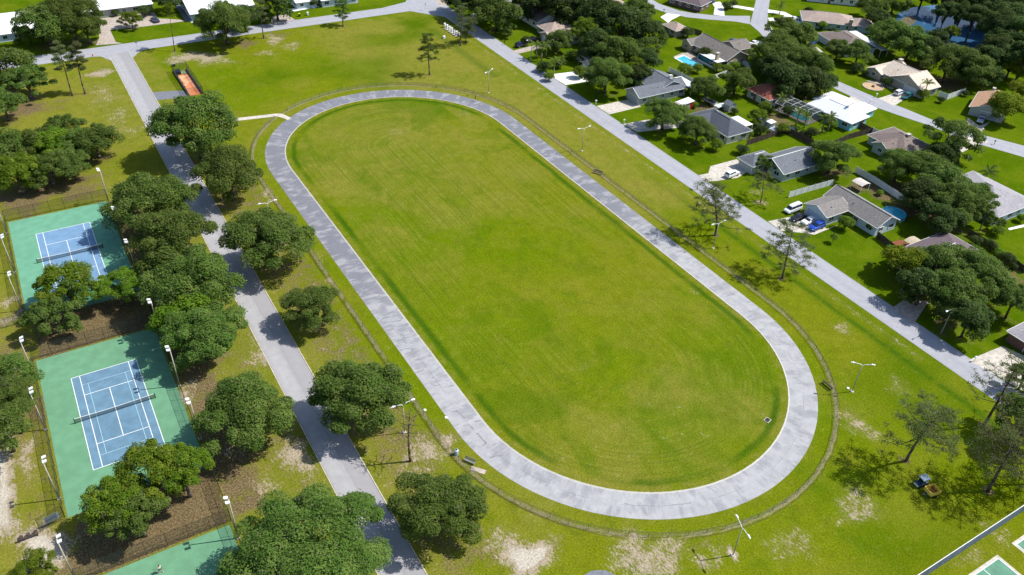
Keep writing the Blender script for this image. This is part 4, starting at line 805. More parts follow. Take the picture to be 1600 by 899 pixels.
for a in [(1222,48,46,8,'open','grey-green tree beside the junction of the lanes'), (1215,78,62,9,'oak','oak over the lane below the junction'), (1245,62,56,9,'oak','oak in front of the teal-walled house'), (1198,92,56,10,'oak','left oak of the cluster above the red roof'), (1232,98,66,11,'oakbig','tall oak in the middle of the cluster above the turquoise house'),
    (1265,105,62,10,'oak','broad oak right in the cluster above the turquoise house'), (1228,130,66,9,'dark','dark oak left above the white metal roof'), (1262,135,60,8,'dark','dark oak directly above the white metal roof'), (1292,132,34,7,'dark','small dark tree at the edge of the lane above the turquoise house'),
    (1208,112,50,9,'dark','dark oak shading the red roof'), (1309,80,38,7,'oak','round dark green tree in front of the brown-roofed pale house'), (1340,86,44,7,'oak','round grey-green tree right of the round dark one'), (1372,32,34,9,'dark','dense dark conical tree on the far lawn'), (1362,14,44,8,'oak','tree at the top by the far lawn'), (1398,5,44,9,'oak','oak at the top edge left of the pond'),
    (1390,60,60,9,'oak','oak left of the pond above the cream roof'), (1422,72,66,9,'oak','broad grey-green oak below the pond'), (1450,85,50,9,'dark','dark oak behind the cream-roofed house chimney'), (1482,104,70,9,'oak','spreading oak above the white enclosure fence'), (1518,112,62,9,'oak','oak at the right above the orange-brown roof'), (1462,62,34,7,'dark','dark oak on the near shore of the pond'),
    (1487,52,26,8,'elm','narrow bright tree standing in front of the pond'), (1540,120,44,7,'dark','dark tree behind the orange-brown roof'),
    (1580,105,52,8,'yellow','yellow-green tree at the right edge by the wood'), (1572,170,62,8,'yellow','large yellow-green tree right of the orange-brown roof'), (1596,145,40,7,'yellow','yellow-green tree cut off by the right edge'),
    (1300,250,66,8,'oakbig','round dark oak right of the grey house with the white minivan'), (1487,222,84,9,'open','gappy oak with light showing through near the right street'), (1470,245,50,7,'dark','dark low tree under the gappy oak'),
    (1405,262,66,9,'oakbig','left oak of the dark group behind the grey-roofed house'), (1442,268,74,10,'oakbig','dark oak in the middle of the group behind the grey-roofed house'), (1478,292,76,10,'oak','right oak of the dark group behind the grey-roofed house'), (1440,310,66,9,'dark','shaded oak over the dark backyard'), (1495,325,80,10,'oak','oak hiding the left of the light grey roof'), (1470,345,60,8,'dark','low dark oak above the brown roof'), (1525,315,60,9,'oak','oak leaning over the light grey roof'), (1540,340,34,6,'open','small tree at the corner of the light grey house'),
    (1415,412,66,8,'yellow','bright yellow-green oak by the street in front of the brown roof'), (1400,400,40,6,'elm','bright low tree left of the yellow-green oak'), (1462,420,84,9,'oak','oak in front of the white ridge of the brown roof'), (1515,415,76,9,'oak','oak right of the dark brown roof'), (1440,455,76,8,'dark','dark oak over the street edge below the brown roof'), (1490,462,90,10,'oak','broad oak over the shaded drive'), (1545,450,84,9,'oak','oak at the right above the brick house'), (1585,470,60,8,'oak','oak at the right edge above the brick house'), (1515,500,66,8,'dark','low dark oak shading the lawn above the pale drive'),
    (1575,405,24,3,'dbush','dark bush on the long fence at the right edge'), (1548,385,20,3,'dbush','dark bush midway on the long fence'), (1322,350,24,3.2,'bush','small tree before the grey-roofed house porch'), (1303,372,12,2.2,'bush','tiny tree in a white ring on the lawn'), (1561,350,22,3.5,'open','small tree on the lawn in front of the light grey house'),
    (1237,270,16,2.2,'bush','garden bush below the grey house with the minivan'), (1197,258,34,4,'open','dark shrub tree at the front of the grey house with the minivan'), (1597,655,90,9,'oak','grey-green tree cut off by the right edge below the pale drive'), (1602,590,60,6,'open','olive bush tree at the right edge beside the pale drive'),
    (1135,10,14,2.5,'dbush','dark bush on the island in the circular drive'), (1145,7,12,3,'dbush','round bush beside the dark bush on the island'), (1262,18,14,4,'dark','dark small tree left of the teal-walled house'), (1260,45,20,3,'dbush','brownish bush before the teal-walled house'), (1100,85,20,4,'dark','plant screening the sunroom by the pool')]:
    T(*a, name='shrub' if 'bush' in a[4] else 'oak_tree')
WL = ['just below the top edge', 'touching the top edge above the water', 'at the right edge just below the corner', 'in the middle of its dark mass', 'halfway down the right edge', 'behind the yellow-green tree', 'lowest, above the orange-brown roof', 'at the top edge left of the tall ones',
      'above the left pond arm', 'low right of the narrow bright tree', 'on the left bank', 'reaching over the top edge in the middle', 'in the upper right corner itself', 'tallest one in the centre of the mass', 'small, above the pond centre', 'between the pond arms', 'leaning over the right arm of the pond']
for i, a in enumerate([(1545,18,66,15), (1568,10,66,15), (1594,26,70,15), (1558,48,66,15), (1588,62,72,15), (1602,92,60,14), (1560,82,56,13), (1510,2,60,14), (1475,-2,50,13), (1545,92,44,11), (1443,-8,46,11), (1535,-8,60,15), (1590,-10,70,15), (1575,40,70,16), (1478,20,34,13), (1498,24,40,13), (1522,30,44,14)]):
    T(*a, 'dark', 'very dark tree of the pond wood, '+WL[i], name='wood_tree', group='dark trees of the pond-side wood', dirt=False)
# pines and bare trees
def pine_meshes(seed, H, crown0, rad, ncl, leaf=True, lean=(0, 0), cs=.55, nleaf=170, nbr=None, lf=None, tr=.26):
    g = random.Random(seed); q = np.random.default_rng(seed); mb = MB(); pts = []; rs = []; n = 7; bend = [g.uniform(-.25, .25) for _ in range(2)]
    for i in range(n):
        f = i/(n-1); pts.append((lean[0]*f**1.5+bend[0]*math.sin(f*3), lean[1]*f**1.5+bend[1]*math.sin(f*2.5), H*f)); rs.append(tr*(1-.82*f))
    mb.path(pts, rs, 8); V_ = []
    def at_(f): i = min(n-2, int(f*(n-1))); k = f*(n-1)-i; return [pts[i][j]*(1-k)+pts[i+1][j]*k for j in range(3)]
    for k in range(ncl):
        f = crown0+(1-crown0)*((k+.5)/ncl); p = at_(f); a = k*2.4+g.uniform(-.5, .5); L = rad*(1-.55*((f-crown0)/(1-crown0))**1.5)*g.uniform(.55, 1.1)
        e = (p[0]+math.cos(a)*L, p[1]+math.sin(a)*L, p[2]+L*g.uniform(.0, .45)); m1 = tuple((p[j]+e[j])/2+(.0, .0, -.15*L)[j] for j in range(3))
        mb.path([p, m1, e], [tr*.30, tr*.18, tr*.07], 5); ends = [e]
        for _ in range(6 if leaf else 5):
            s = g.uniform(.35, .9); o = [m1[j]*(1-s)+e[j]*s for j in range(3)]; e2 = (o[0]+g.uniform(-1, 1)*L*.45, o[1]+g.uniform(-1, 1)*L*.45, o[2]+g.uniform(-.05, .5)*L*.4); mb.tube(o, e2, tr*.12, tr*.04, 4); ends.append(e2)
        if leaf:
            for c in ends:
                if g.random() < .2: continue
                r2 = cs*g.uniform(.6, 1.25); d = q.normal(size=(nleaf, 3)); d /= np.linalg.norm(d, axis=1)[:, None]; c_ = np.array(c)+d*r2*(q.random((nleaf, 1))**.6)*np.array([1.2, 1.2, .55])
                nr = d*.5+q.normal(size=(nleaf, 3))*.6; nr /= np.linalg.norm(nr, axis=1)[:, None]; aa = np.cross(nr, q.normal(size=(nleaf, 3))); aa /= np.linalg.norm(aa, axis=1)[:, None]; bb = np.cross(nr, aa); s = q.uniform(.07, .165, (nleaf, 1))
                V_.append(np.stack([c_-aa*s, c_-bb*s*.45, c_+aa*s, c_+bb*s*.45], 1).reshape(-1, 3))
    return mb.mesh('trunk', True), (leaf_mesh('crown', np.concatenate(V_)) if V_ else None)
def pine(base, top, H, label, seed, crown0=.55, rad=2.4, ncl=16, leaf=True, cs=.6, nleaf=150, name='pine_tree', lf=None, tr=.22, bark=None):
    x, y, _ = P(*base); x2, y2, _ = P(*top, H); lean = (x2-x, y2-y); q = math.hypot(*lean); k = min(1, 3.5/max(q, .01)); lean = (lean[0]*k, lean[1]*k)
    tm, cm = pine_meshes(seed, H, crown0, rad, ncl, leaf, lean, cs, nleaf, tr=tr); t = thing(name, label, 'tree', (x, y, 0)); tm.materials.append(bark or BARK); part('trunk', tm, None, t)
    if cm: cm.materials.append(lf or L_PINE); part('crown', cm, None, t)
    TREES_DIRT.append((x, y, 1.6, .9)); return t
pine((1118,368), (1112,292), 12.5, 'broad grey-green pine with forked trunk by the right straight of the track', 101, .26, 6.6, 30, cs=.8, nleaf=80, tr=.34, lf=L_PINE)
pine((1222,435), (1240,355), 11.5, 'leaning open pine beside the side street below the four cars', 102, .24, 5.9, 28, cs=.75, nleaf=80, tr=.26, lf=L_PINE)
pine((1188,317), (1192,268), 7.5, 'thin sparse tree on the lawn in front of the grey house with the minivan', 103, .40, 4.0, 16, cs=.5, nleaf=50, tr=.15)
pine((1415,721), (1468,645), 13.5, 'grey-green pine with long leaning trunk right of the lowest track bend', 104, .40, 6.2, 28, cs=.8, nleaf=75, tr=.28)
pine((1537,665), (1592,565), 15, 'sparse pine with bare branches beside the street at the right edge', 105, .32, 6.4, 20, cs=.6, nleaf=34, tr=.28)
pine((1543,768), (1602,672), 13.5, 'tall dark-trunked pine at the right edge near the windscreen fence', 106, .36, 7.0, 32, cs=.8, nleaf=70, tr=.32)
pine((1625,755), (1660,660), 13, 'pine standing just outside the lower right edge whose branches reach in', 107, .35, 6.5, 28, cs=.8, nleaf=65, tr=.3)
pine((641,721), (641,645), 11, 'bare leafless tree beside the left straight above the trash can', 108, .45, 2.9, 18, leaf=False, name='bare_tree', tr=.24)
pine((671,117), (668,54), 13, 'lone pine with rounded crown on the big field', 109, .34, 3.1, 24, cs=.66, nleaf=85, tr=.24, lf=L_OAK)
pine((719,72), (721,8), 14, 'tall pine by the white mailbox units', 110, .35, 3.2, 22, cs=.66, nleaf=75, tr=.24)
pine((727,66), (737,30), 8, 'smaller grey-green pine right of the tall pine by the mailbox units', 115, .2, 2.6, 18, cs=.8, nleaf=120, tr=.16)
pine((273,80), (262,6), 14.5, 'thin tall pine with a small yellowish crown beside the cross street', 111, .72, 2.2, 14, cs=.6, nleaf=65, tr=.17, lf=L_ELM)
pine((113,150), (90,68), 15, 'left one of the tall pine pair below the cross street', 112, .45, 2.6, 20, cs=.65, nleaf=120, tr=.21)
pine((133,147), (117,68), 14.5, 'right one of the tall pine pair below the cross street', 113, .45, 2.6, 20, cs=.65, nleaf=110, tr=.21)
pine((412,60), (405,-5), 14, 'sparse pine rising from brown ground beside the cross street', 114, .4, 3.0, 18, cs=.6, nleaf=60, tr=.2)
pine((536,42), (533,-2), 9.2, 'pine with rounded crown at the edge of the cross street', 116, .28, 2.9, 22, cs=.66, nleaf=85, tr=.24, lf=L_OAK)
# palms
frm = {}
def frond(L):
    v = []
    for i in range(9):
        f = i/8; f2 = (i+1)/8*.999
        def pt(f): return np.array([L*f*(1-.18*f), 0, L*(.42*f-.75*f*f)])
        p = pt(f)
        for s in (-1, 1):
            w_ = L*.20*math.sin(math.pi*min(1, .12+f*.85)); tip = p+np.array([L*.10, s*w_, -w_*.55]); d = np.array([L*.055, 0, 0]); v += [p-d, p+d, tip+d*.2, tip-d*.2]
    st = [pt(i/5) for i in range(6)]
    for a, b2 in zip(st[:-1], st[1:]): o = np.array([0, .02*L/2, 0]); v += [a-o, a+o, b2+o, b2-o]
    me = leaf_mesh('frond', np.array(v)); me.materials.append(L_PALM); return me
FR = [frond(1.0)]
def palm(base, H, label, L=2.4, n=13, r=.16, seed=1):
    x, y, _ = P(*base); g = random.Random(seed); t = thing('palm_tree', label, 'palm tree', (x, y, 0)); b2 = (g.uniform(-.3, .3), g.uniform(-.3, .3))
    part('trunk', MB().path([(0, 0, 0), (b2[0]*.5, b2[1]*.4, H*.5), (b2[0], b2[1], H)], [r*1.3, r, r*.85], 8), PALMB, t, smooth=True)
    for k in range(n):
        o = part('frond', FR[0], None, t, (b2[0], b2[1], H-.05)); a = k*2.4+g.uniform(-.2, .2); el = g.uniform(-.75, .55) if k > 3 else -1.0; o.rotation_euler = (g.uniform(-.15, .15), el*.8, a); s = L*g.uniform(.85, 1.1); o.scale = (s, s, s)
for i, a in enumerate([((838,92), 4.6, 'left palm of the group beside the pinkish house'), ((846,95), 5.2, 'middle palm of the group beside the pinkish house'), ((853,90), 4.4, 'right palm of the group beside the pinkish house'), ((865,118), 4.6, 'palm on the lawn left of the bright white drive'),
    ((876,106), 2.6, 'short palm with yellowing fronds on the lawn by the white drive'), ((904,101), 3.2, 'palm by the garage of the brown-roofed house'), ((1214,180), 5.6, 'tall palm left of the turquoise house'), ((1243,196), 4.2, 'palm beside the screened pool'), ((1256,200), 3.6, 'low palm in front of the screened pool'), ((1284,206), 4.0, 'left one of the palm pair in front of the turquoise house'), ((1293,206), 4.6, 'right one of the palm pair in front of the turquoise house'),
    ((1442,155), 5.2, 'single palm in front of the cream house gable'), ((1536,284), 2.8, 'wide date palm on the lawn behind the light grey roof'), ((1348,112), 5.0, 'slim palm between the round tree and the cream house'), ((1218,22), 3.4, 'palm on the island of the white circular drive'), ((1105,95), 2.6, 'palm at the corner of the white sunroom roof'), ((1076,118), 2.0, 'small palm inside the vinyl fence of the pool garden'), ((1508,400), 1.6, 'small pale palm in the dark backyard')]):
    palm(a[0], a[1], a[2], 3.4 if 'date' in a[2] else 2.8, 16 if 'date' in a[2] else 13, .16, i+3)
for i, (a, b2) in enumerate([(905, 118), (925, 130), (850, 108), (843, 112), (872, 104), (892, 90), (1000, 135), (998, 128), (1078, 142), (1083, 146), (1060, 168), (1085, 168), (1148, 178), (1160, 212), (1172, 214), (1180, 210), (1190, 208), (1160, 238), (1203, 262), (1213, 266), (1228, 268), (1245, 262), (1270, 258), (1283, 262), (1262, 250), (1325, 340), (1335, 345), (1352, 352), (1362, 358), (1430, 250), (1405, 246), (1245, 205), (1255, 212), (1268, 212), (1300, 200), (1222, 206), (1195, 172), (1203, 178), (1232, 178), (1090, 112), (1070, 112), (1120, 110), (1135, 112), (1148, 108), (1350, 118), (1385, 132), (1442, 152), (1455, 140), (1365, 100), (1340, 110), (1540, 178), (1556, 185), (1235, 46), (1300, 52), (1310, 62), (1285, 44), (1256, 90), (1262, 96), (30, 68), (48, 66), (65, 62), (180, 24), (225, 22), (150, 25), (232, 20), (318, 30), (340, 28), (490, 8), (1500, 398), (1525, 380), (1560, 400), (1585, 420), (1412, 398), (1435, 398), (1375, 305), (1420, 320), (1400, 350), (1560, 365), (1596, 345), (866, 80), (822, 68), (1010, 20), (1030, 42), (1075, 55), (1112, 96), (1098, 92), (1508, 150), (1470, 160)]):
    x, y, _ = P(a, b2); hx, hy, hl = min(HOUSES, key=lambda h: math.dist(h[:2], (x, y))); pa, pb = PX(x, y), PX(hx+3, hy+3); ag = math.degrees(math.atan2(pb[1]-pa[1], pa[0]-pb[0])) % 360; side = ['right of', 'behind right of', 'behind', 'behind left of', 'left of', 'front left of', 'in front of', 'front right of'][int((ag+22.5)//45) % 8]; k = random.choice(['bush', 'dbush']); sz_ = random.choice([11, 15, 19]); tone = {11: 'small', 15: 'mid-sized', 19: 'large'}[sz_]; key = (tone, k, side, hl); SEEN = globals().setdefault('SEEN', set())
    for alt in ((t2, k2) for t2 in (11, 15, 19) for k2 in ('bush', 'dbush')):
        if key not in SEEN: break
        sz_, k = alt; tone = {11: 'small', 15: 'mid-sized', 19: 'large'}[sz_]; key = (tone, k, side, hl)
    SEEN.add(key)
    tree(a, b2-3, sz_, sz_*.13, k, tone+(' bright' if k == 'bush' else ' dark')+' shrub '+side+' the '+hl, name='garden_shrub', group='garden shrubs around the houses', dirt=False)
# dirt and litter under the trees, then hand the masks to the ground
for (x, y, r2, s) in TREES_DIRT: blobw(x, y, r2*.85, r2*.85, s, 2)
M = np.clip(M, 0, 1.3); M[..., 3] = np.clip(M[..., 3], 0, 1)
ca = ground.data.color_attributes.new('mask', 'FLOAT_COLOR', 'POINT'); ca.data.foreach_set('color', M.astype(np.float32).ravel())
da = ground.data.attributes.new('dry', 'FLOAT', 'POINT'); da.data.foreach_set('value', DRY.astype(np.float32).ravel())
ra = ground.data.attributes.new('ring', 'FLOAT', 'POINT'); ra.data.foreach_set('value', ringd(X, Y).astype(np.float32).ravel())
# ------------------------------------------------------------------ vehicles
def paint(name, col, met=.3):
    if name in MATS: return MATS[name]
    m, t, b, out = newmat(name); b.inputs['Base Color'].default_value = (*col, 1); b.inputs['Roughness'].default_value = .28; b.inputs['Metallic'].default_value = met; b.inputs['Coat Weight'].default_value = .6; MATS[name] = m; return m
HEADL = mat('headlight', (.8, .8, .78), .2, .02, 3); TAILL = mat('taillight', (.4, .02, .02), .3, .02, 3); RIM = mat('wheel_rim', (.45, .45, .46), .3, .05, 3, metal=.6)
PROF = {'sedan': ([(-2.25,.35),(-2.28,.7),(-2.1,.93),(-1.45,1.0),(-.85,1.0),(1.0,.98),(1.6,.92),(2.15,.78),(2.25,.55),(2.22,.35)], [(-1.55,.99),(-.95,1.38),(-.2,1.44),(.35,1.38),(1.1,.97)]),
        'suv': ([(-2.3,.4),(-2.33,.8),(-2.28,1.05),(-1.5,1.08),(0,1.08),(1.0,1.06),(1.75,1.0),(2.25,.85),(2.32,.6),(2.28,.4)], [(-2.25,1.06),(-2.0,1.62),(-.9,1.7),(.2,1.64),(1.05,1.05)]),
        'van': ([(-2.45,.4),(-2.5,.8),(-2.48,1.15),(-1.5,1.18),(0,1.18),(1.2,1.16),(1.9,1.02),(2.4,.85),(2.5,.6),(2.45,.4)], [(-2.46,1.16),(-2.35,1.95),(-1,2.05),(.9,1.98),(1.25,1.8),(1.75,1.05)]),
        'pickup': ([(-2.7,.5),(-2.72,1.05),(-2.6,1.1),(-.6,1.1),(.9,1.1),(1.9,1.05),(2.55,.98),(2.65,.7),(2.6,.5)], [(-.65,1.09),(-.5,1.68),(.2,1.74),(.55,1.68),(1.15,1.08)]),
        'coupe': ([(-2.1,.33),(-2.12,.65),(-1.9,.9),(-1.3,.93),(-.6,.92),(.9,.9),(1.5,.82),(2.0,.68),(2.1,.5),(2.08,.33)], [(-1.5,.92),(-.8,1.24),(-.1,1.27),(.25,1.22),(.9,.89)])}
wheelm = None
def car(px, rz, kind, col, label, cat='car', z=0.02, name='parked_car'):
    global wheelm
    x, y, _ = P(*px, .6); t = thing(name, label, cat, (x, y, z), R(rz)); low, cab = PROF[kind]; W_ = .92
    mb = MB()
    def shell(prof, w0, w1, zt):      # narrowing towards the top
        zs = [p[1] for p in prof]; a, b2 = min(zs), max(zs)
        ws = [w0+(w1-w0)*max(0, (p[1]-a)/(b2-a))**1.5 for p in prof]
        n = len(prof); vs = [(p[0], -q, p[1]) for p, q in zip(prof, ws)]+[(p[0], q, p[1]) for p, q in zip(prof, ws)]
        return vs, [tuple(range(n)), tuple(range(2*n-1, n-1, -1))]+[((i+1) % n, i, n+i, n+(i+1) % n) for i in range(n)]
    v, f = shell(low, W_, W_*.93, 0); mb.add(v, f); v, f = shell(cab, W_*.86, W_*.68, 0); mb.add(v, f)
    if kind == 'pickup': mb = MB(); v, f = shell(low, W_, W_*.97, 0); mb.add(v, f); v, f = shell(cab, W_*.88, W_*.74, 0); mb.add(v, f)
    me = mb.mesh('body'); bo = part('body', me, col, t)
    bv = bo.modifiers.new('b', 'BEVEL'); bv.width = .07; bv.segments = 2; bv.limit_method = 'ANGLE'
    # glass: windscreens and side windows just proud of the cabin
    zs = [p[1] for p in cab]; zb, zt = zs[0], max(zs)
    def wd(z): return (W_*.86+(W_*.68-W_*.86)*max(0, (z-zb)/(zt-zb))**1.5) if kind != 'pickup' else (W_*.88+(W_*.74-W_*.88)*max(0, (z-zb)/(zt-zb))**1.5)
    def lerp(a, b2, k): return a+(b2-a)*k
    fr, ft = cab[-1], cab[-2]
    for nm, (a, b2), sgn in (('windscreen', (fr, ft), 1), ('rear_window', (cab[0], cab[1]), -1)):
        p0 = (lerp(a[0], b2[0], .12)+.025*sgn, lerp(a[1], b2[1], .12)+.02); p1 = (lerp(a[0], b2[0], .9)+.025*sgn, lerp(a[1], b2[1], .9)+.02)
        w0, w1 = wd(p0[1])*.9, wd(p1[1])*.88; part(nm, MB().add([(p0[0], -w0, p0[1]), (p0[0], w0, p0[1]), (p1[0], w1, p1[1]), (p1[0], -w1, p1[1])], [(0, 1, 2, 3) if sgn > 0 else (3, 2, 1, 0)]), GLASS, t)
    n = 3 if kind in ('suv', 'van') else 2; xa, xb = cab[1][0]+.05, cab[-2][0]+.1; z0, z1 = zb+.08, zt-.14
    for s in (-1, 1):
        for j in range(n):
            u0, u1 = xa+(xb-xa)*(j/n)+.05, xa+(xb-xa)*((j+1)/n)-.05; ex0 = -.12 if j == 0 and kind not in ('van', 'suv') else 0; ex1 = .25 if j == n-1 else 0
            part('side_window', MB().add([(u0+ex0*1.5, s*(wd(z0)+.012), z0), (u1+ex1, s*(wd(z0)+.012), z0), (u1, s*(wd(z1)+.012), z1), (u0, s*(wd(z1)+.012), z1)], [(0, 1, 2, 3)]), GLASS, t)
    if wheelm is None:
        wheelm = (MB().tube((0, -.11, 0), (0, .11, 0), .33, .33, 14).mesh('wheel'), MB().tube((0, -.12, 0), (0, .12, 0), .19, .19, 10).mesh('rim')); wheelm[0].materials.append(TYRE); wheelm[1].materials.append(RIM)
    for wx in (low[0][0]+.85, low[-1][0]-.85):
        for s in (-1, 1): w_ = part('wheel', wheelm[0], None, t, (wx, s*.84, .33)); part('rim', wheelm[1], None, w_)
    for s in (-1, 1):
        part('headlight', MB().box((low[-2][0]-.06, s*.65, low[-2][1]+.12), (.14, .34, .13)), HEADL, t); part('taillight', MB().box((low[1][0]+.04, s*.7, low[1][1]+.1), (.1, .22, .16)), TAILL, t)
    if kind == 'pickup': part('cargo_bed', MB().box((-1.65, 0, 1.11), (1.9, 1.45, .02)), TYRE, t)
    if kind == 'van': part('roof_rail', MB().box((-.6, .55, 2.07), (2.6, .05, .05)).box((-.6, -.55, 2.07), (2.6, .05, .05)), GREYM, t)
    return t
pw, pk, pb, pr_, pt, ps, pdb = paint('car_white', (.75, .76, .77), .0), paint('car_black', (.012, .013, .015)), paint('car_blue', (.012, .07, .42)), paint('car_red', (.5, .012, .03), .0), paint('car_teal', (.03, .30, .33)), paint('car_silver', (.38, .43, .50)), paint('car_dark_blue', (.015, .025, .07))
car((1239,327), 183, 'van', pw, 'white full-size van, leftmost of the four vehicles at the grey-roofed house', 'van', name='parked_van'); car((1247,340), 183, 'sedan', pk, 'black sedan between the white van and the white car')
car((1265,345), 183, 'sedan', pw, 'white sedan between the black and the blue car'); car((1276,354), 183, 'suv', pb, 'bright blue car, lowest of the four at the grey-roofed house')
car((1144,272), 8, 'suv', pw, 'white minivan parked alone before the grey hip-roofed garage', 'minivan'); car((814,70), 10, 'suv', pdb, 'dark SUV nearer the street in front of the pinkish house', 'suv'); car((834,62), 5, 'suv', pk, 'dark car nearer the pinkish house, behind the other dark one')
car((1150,71), 5, 'coupe', pr_, 'red sports car beside the tan poolside house'); car((1146,64), 5, 'sedan', pdb, 'dark blue car above the red sports car'); car((1179,67), 15, 'sedan', pw, 'white car on the drive near the lane junction'); car((1240,29), 170, 'coupe', pw, 'white car on the circular white drive')
car((1271,66), 20, 'sedan', pb, 'blue car by the brown-roofed pale house'); car((1406,145), 5, 'suv', pw, 'white SUV at the cream-roofed house', 'suv'); car((1418,150), 12, 'pickup', pt, 'teal pickup in front of the cream-roofed house', 'pickup', name='pickup_truck')
car((1533,187), 205, 'pickup', ps, 'silver-blue pickup at the grey garage door', 'pickup', name='pickup_truck'); car((242,31), 100, 'sedan', pdb, 'dark car parked on the pinkish parking court'); car((1110,3), 5, 'sedan', pdb, 'dark blue car at the top edge beside the brick house')
car((1052,3), 15, 'sedan', pdb, 'small dark car near the top edge by the lane') if False else None
def boat(px, rz, label, cov):
    x, y, _ = P(*px, .6); t = thing('boat', label, 'boat', (x, y, 0), R(rz))
    sec = []
    for i in range(9):
        f = i/8; xx = -2.3+4.8*f; ww = .95*(1-max(0, (f-.45)/.55)**2.2); sec.append((xx, ww, .55+.35*max(0, f-.5)*1.2))
    v = []; fcs = []
    for xx, ww, zk in sec: v += [(xx, -ww, 1.25), (xx, -ww*.75, .8), (xx, 0, zk), (xx, ww*.75, .8), (xx, ww, 1.25)]
    for i in range(8):
        for j in range(4): a = i*5+j; fcs.append((a, a+5, a+6, a+1))
    fcs.append((0, 1, 2, 3, 4)); part('hull', MB().add(v, fcs), WHITE, t)
    v2 = [(s[0], q*s[1]*.93, 1.22+(.12 if q == 0 else 0)) for s in sec for q in (-1, 0, 1)]; part('cover', MB().add(v2, [(i*3+j, i*3+j+3, i*3+j+4, i*3+j+1) for i in range(8) for j in range(2)]), cov, t)
    part('trailer_frame', MB().box((0, .4, .5), (4.6, .08, .1)).box((0, -.4, .5), (4.6, .08, .1)).box((2.9, 0, .5), (1.4, .08, .1)), GREYM, t)
    for s in (-1, 1): part('wheel', wheelm[0], None, t, (-.6, s*.95, .33))
boat((1126,167), 10, 'white boat on a trailer beside the small garden shed', mat('boat_cover', (.55, .58, .62), .7, .08, 2)); boat((1109,160), 100, 'small white boat with dark interior behind the slate-roofed house', mat('dark_cover', (.04, .05, .08), .6, .1, 2)); boat((1212,203), 10, 'covered white boat beside the screened pool fence', mat('grey_cover', (.3, .33, .38), .7, .08, 2))
# ------------------------------------------------------------------ sheds, pools, canopies
def shed(px, w_, d, h, label, wall, roof, name='garden_shed', rz=0, cat='shed', lean=False):
    x, y, _ = P(*px, 0); t = thing(name, label, cat, (x, y, 0), R(rz)); 
    mb = MB()
    if lean: mb.box((0, 0, h/2), (w_, d, h)); part('wall', mb, wall, t); part('roof', MB().box((0, 0, h+.2), (w_+.5, d+.5, .1), 0, .12), roof, t)
    else:
        pr = [(-w_/2, 0), (w_/2, 0), (w_/2, h), (0, h+w_*.28), (-w_/2, h)]; mb.extr(pr, -d/2, d/2); part('wall', mb, wall, t); o = .2; k = .28*2
        part('roof', MB().add([(-w_/2-o, -d/2-o, h-o*k+.05), (0, -d/2-o, h+w_*.28+.05), (0, d/2+o, h+w_*.28+.05), (-w_/2-o, d/2+o, h-o*k+.05), (w_/2+o, -d/2-o, h-o*k+.05), (w_/2+o, d/2+o, h-o*k+.05)], [(0, 1, 2, 3), (1, 4, 5, 2)]), roof, t)
    f = part('door', MB().box((0, -d/2-.02, h*.42), (w_*.45, .06, h*.84)), GDOORG, t); part('handle', MB().box((w_*.15, -d/2-.07, h*.45), (.05, .05, .12)), GREYM, f); return t
shed((1139,172), 2.8, 2.6, 2.1, 'small grey garden shed beside the white boat', W_GREY, R_DGREY)
shed((1068,170), 4.8, 2.6, 2.1, 'red shed with a white flat roof behind the slate-roofed house', mat('red_paint', (.5, .03, .02), .5, .1, 2), WMET, lean=True)
shed((1190,196), 2.4, 1.6, 1.8, 'small weathered box shed in the corner behind the slate house', W_GREY, R_LGREY, lean=True)
shed((1203,199), 1.6, 1.6, 1.6, 'tiny pale blue box shed behind the slate house', W_BLUE, WHITE, lean=True)
shed((1396,10), 1.8, 1.8, 1.9, 'small dark shed near the pond', W_BRICK, R_DBROWN) if False else None
def canopy(px, w_, d, h, label, top, name='canopy'):
    x, y, _ = P(*px, h); t = thing(name, label, name.replace('_', ' '), (x, y, 0))
    v = []; n = 6
    for i in range(n+1): f = i/n; v += [(-w_/2+w_*f, -d/2, h+.35*math.sin(math.pi*f)), (-w_/2+w_*f, d/2, h+.35*math.sin(math.pi*f))]
    part('roof', MB().add(v, [(2*i, 2*i+2, 2*i+3, 2*i+1) for i in range(n)]), top, t)
    for a in (-1, 1):
        for b2 in (-1, 1): part('post', MB().box((a*w_*.45, b2*d*.45, h/2), (.09, .09, h)), WHITE, t)
canopy((1346,285), 3.4, 3.4, 2.3, 'pale gazebo roof in the dark yard behind the grey-roofed house', mat('canvas', (.52, .47, .44), .8, .05, 2), 'gazebo')
canopy((1430,378), 3.8, 3.4, 2.3, 'tan shade sail beside the dark brown roof', mat('tan_canvas', (.42, .35, .25), .8, .05, 2), 'shade_sail')
dk = thing('wooden_deck', 'reddish brown wooden deck left of the tan shade sail', 'deck', (*P(1408, 386)[:2], 0))
for i in range(14): part('plank', MB().box((-2.1+i*.32, 0, .25), (.29, 4.2, .06)), mat('red_wood', (.23, .075, .03), .8, .2, 3), dk)
for a in (-2.1, 2.1):
    for b2 in (-2, 2): part('post', MB().box((a, b2, .6), (.1, .1, 1.2)), WOODB, dk)
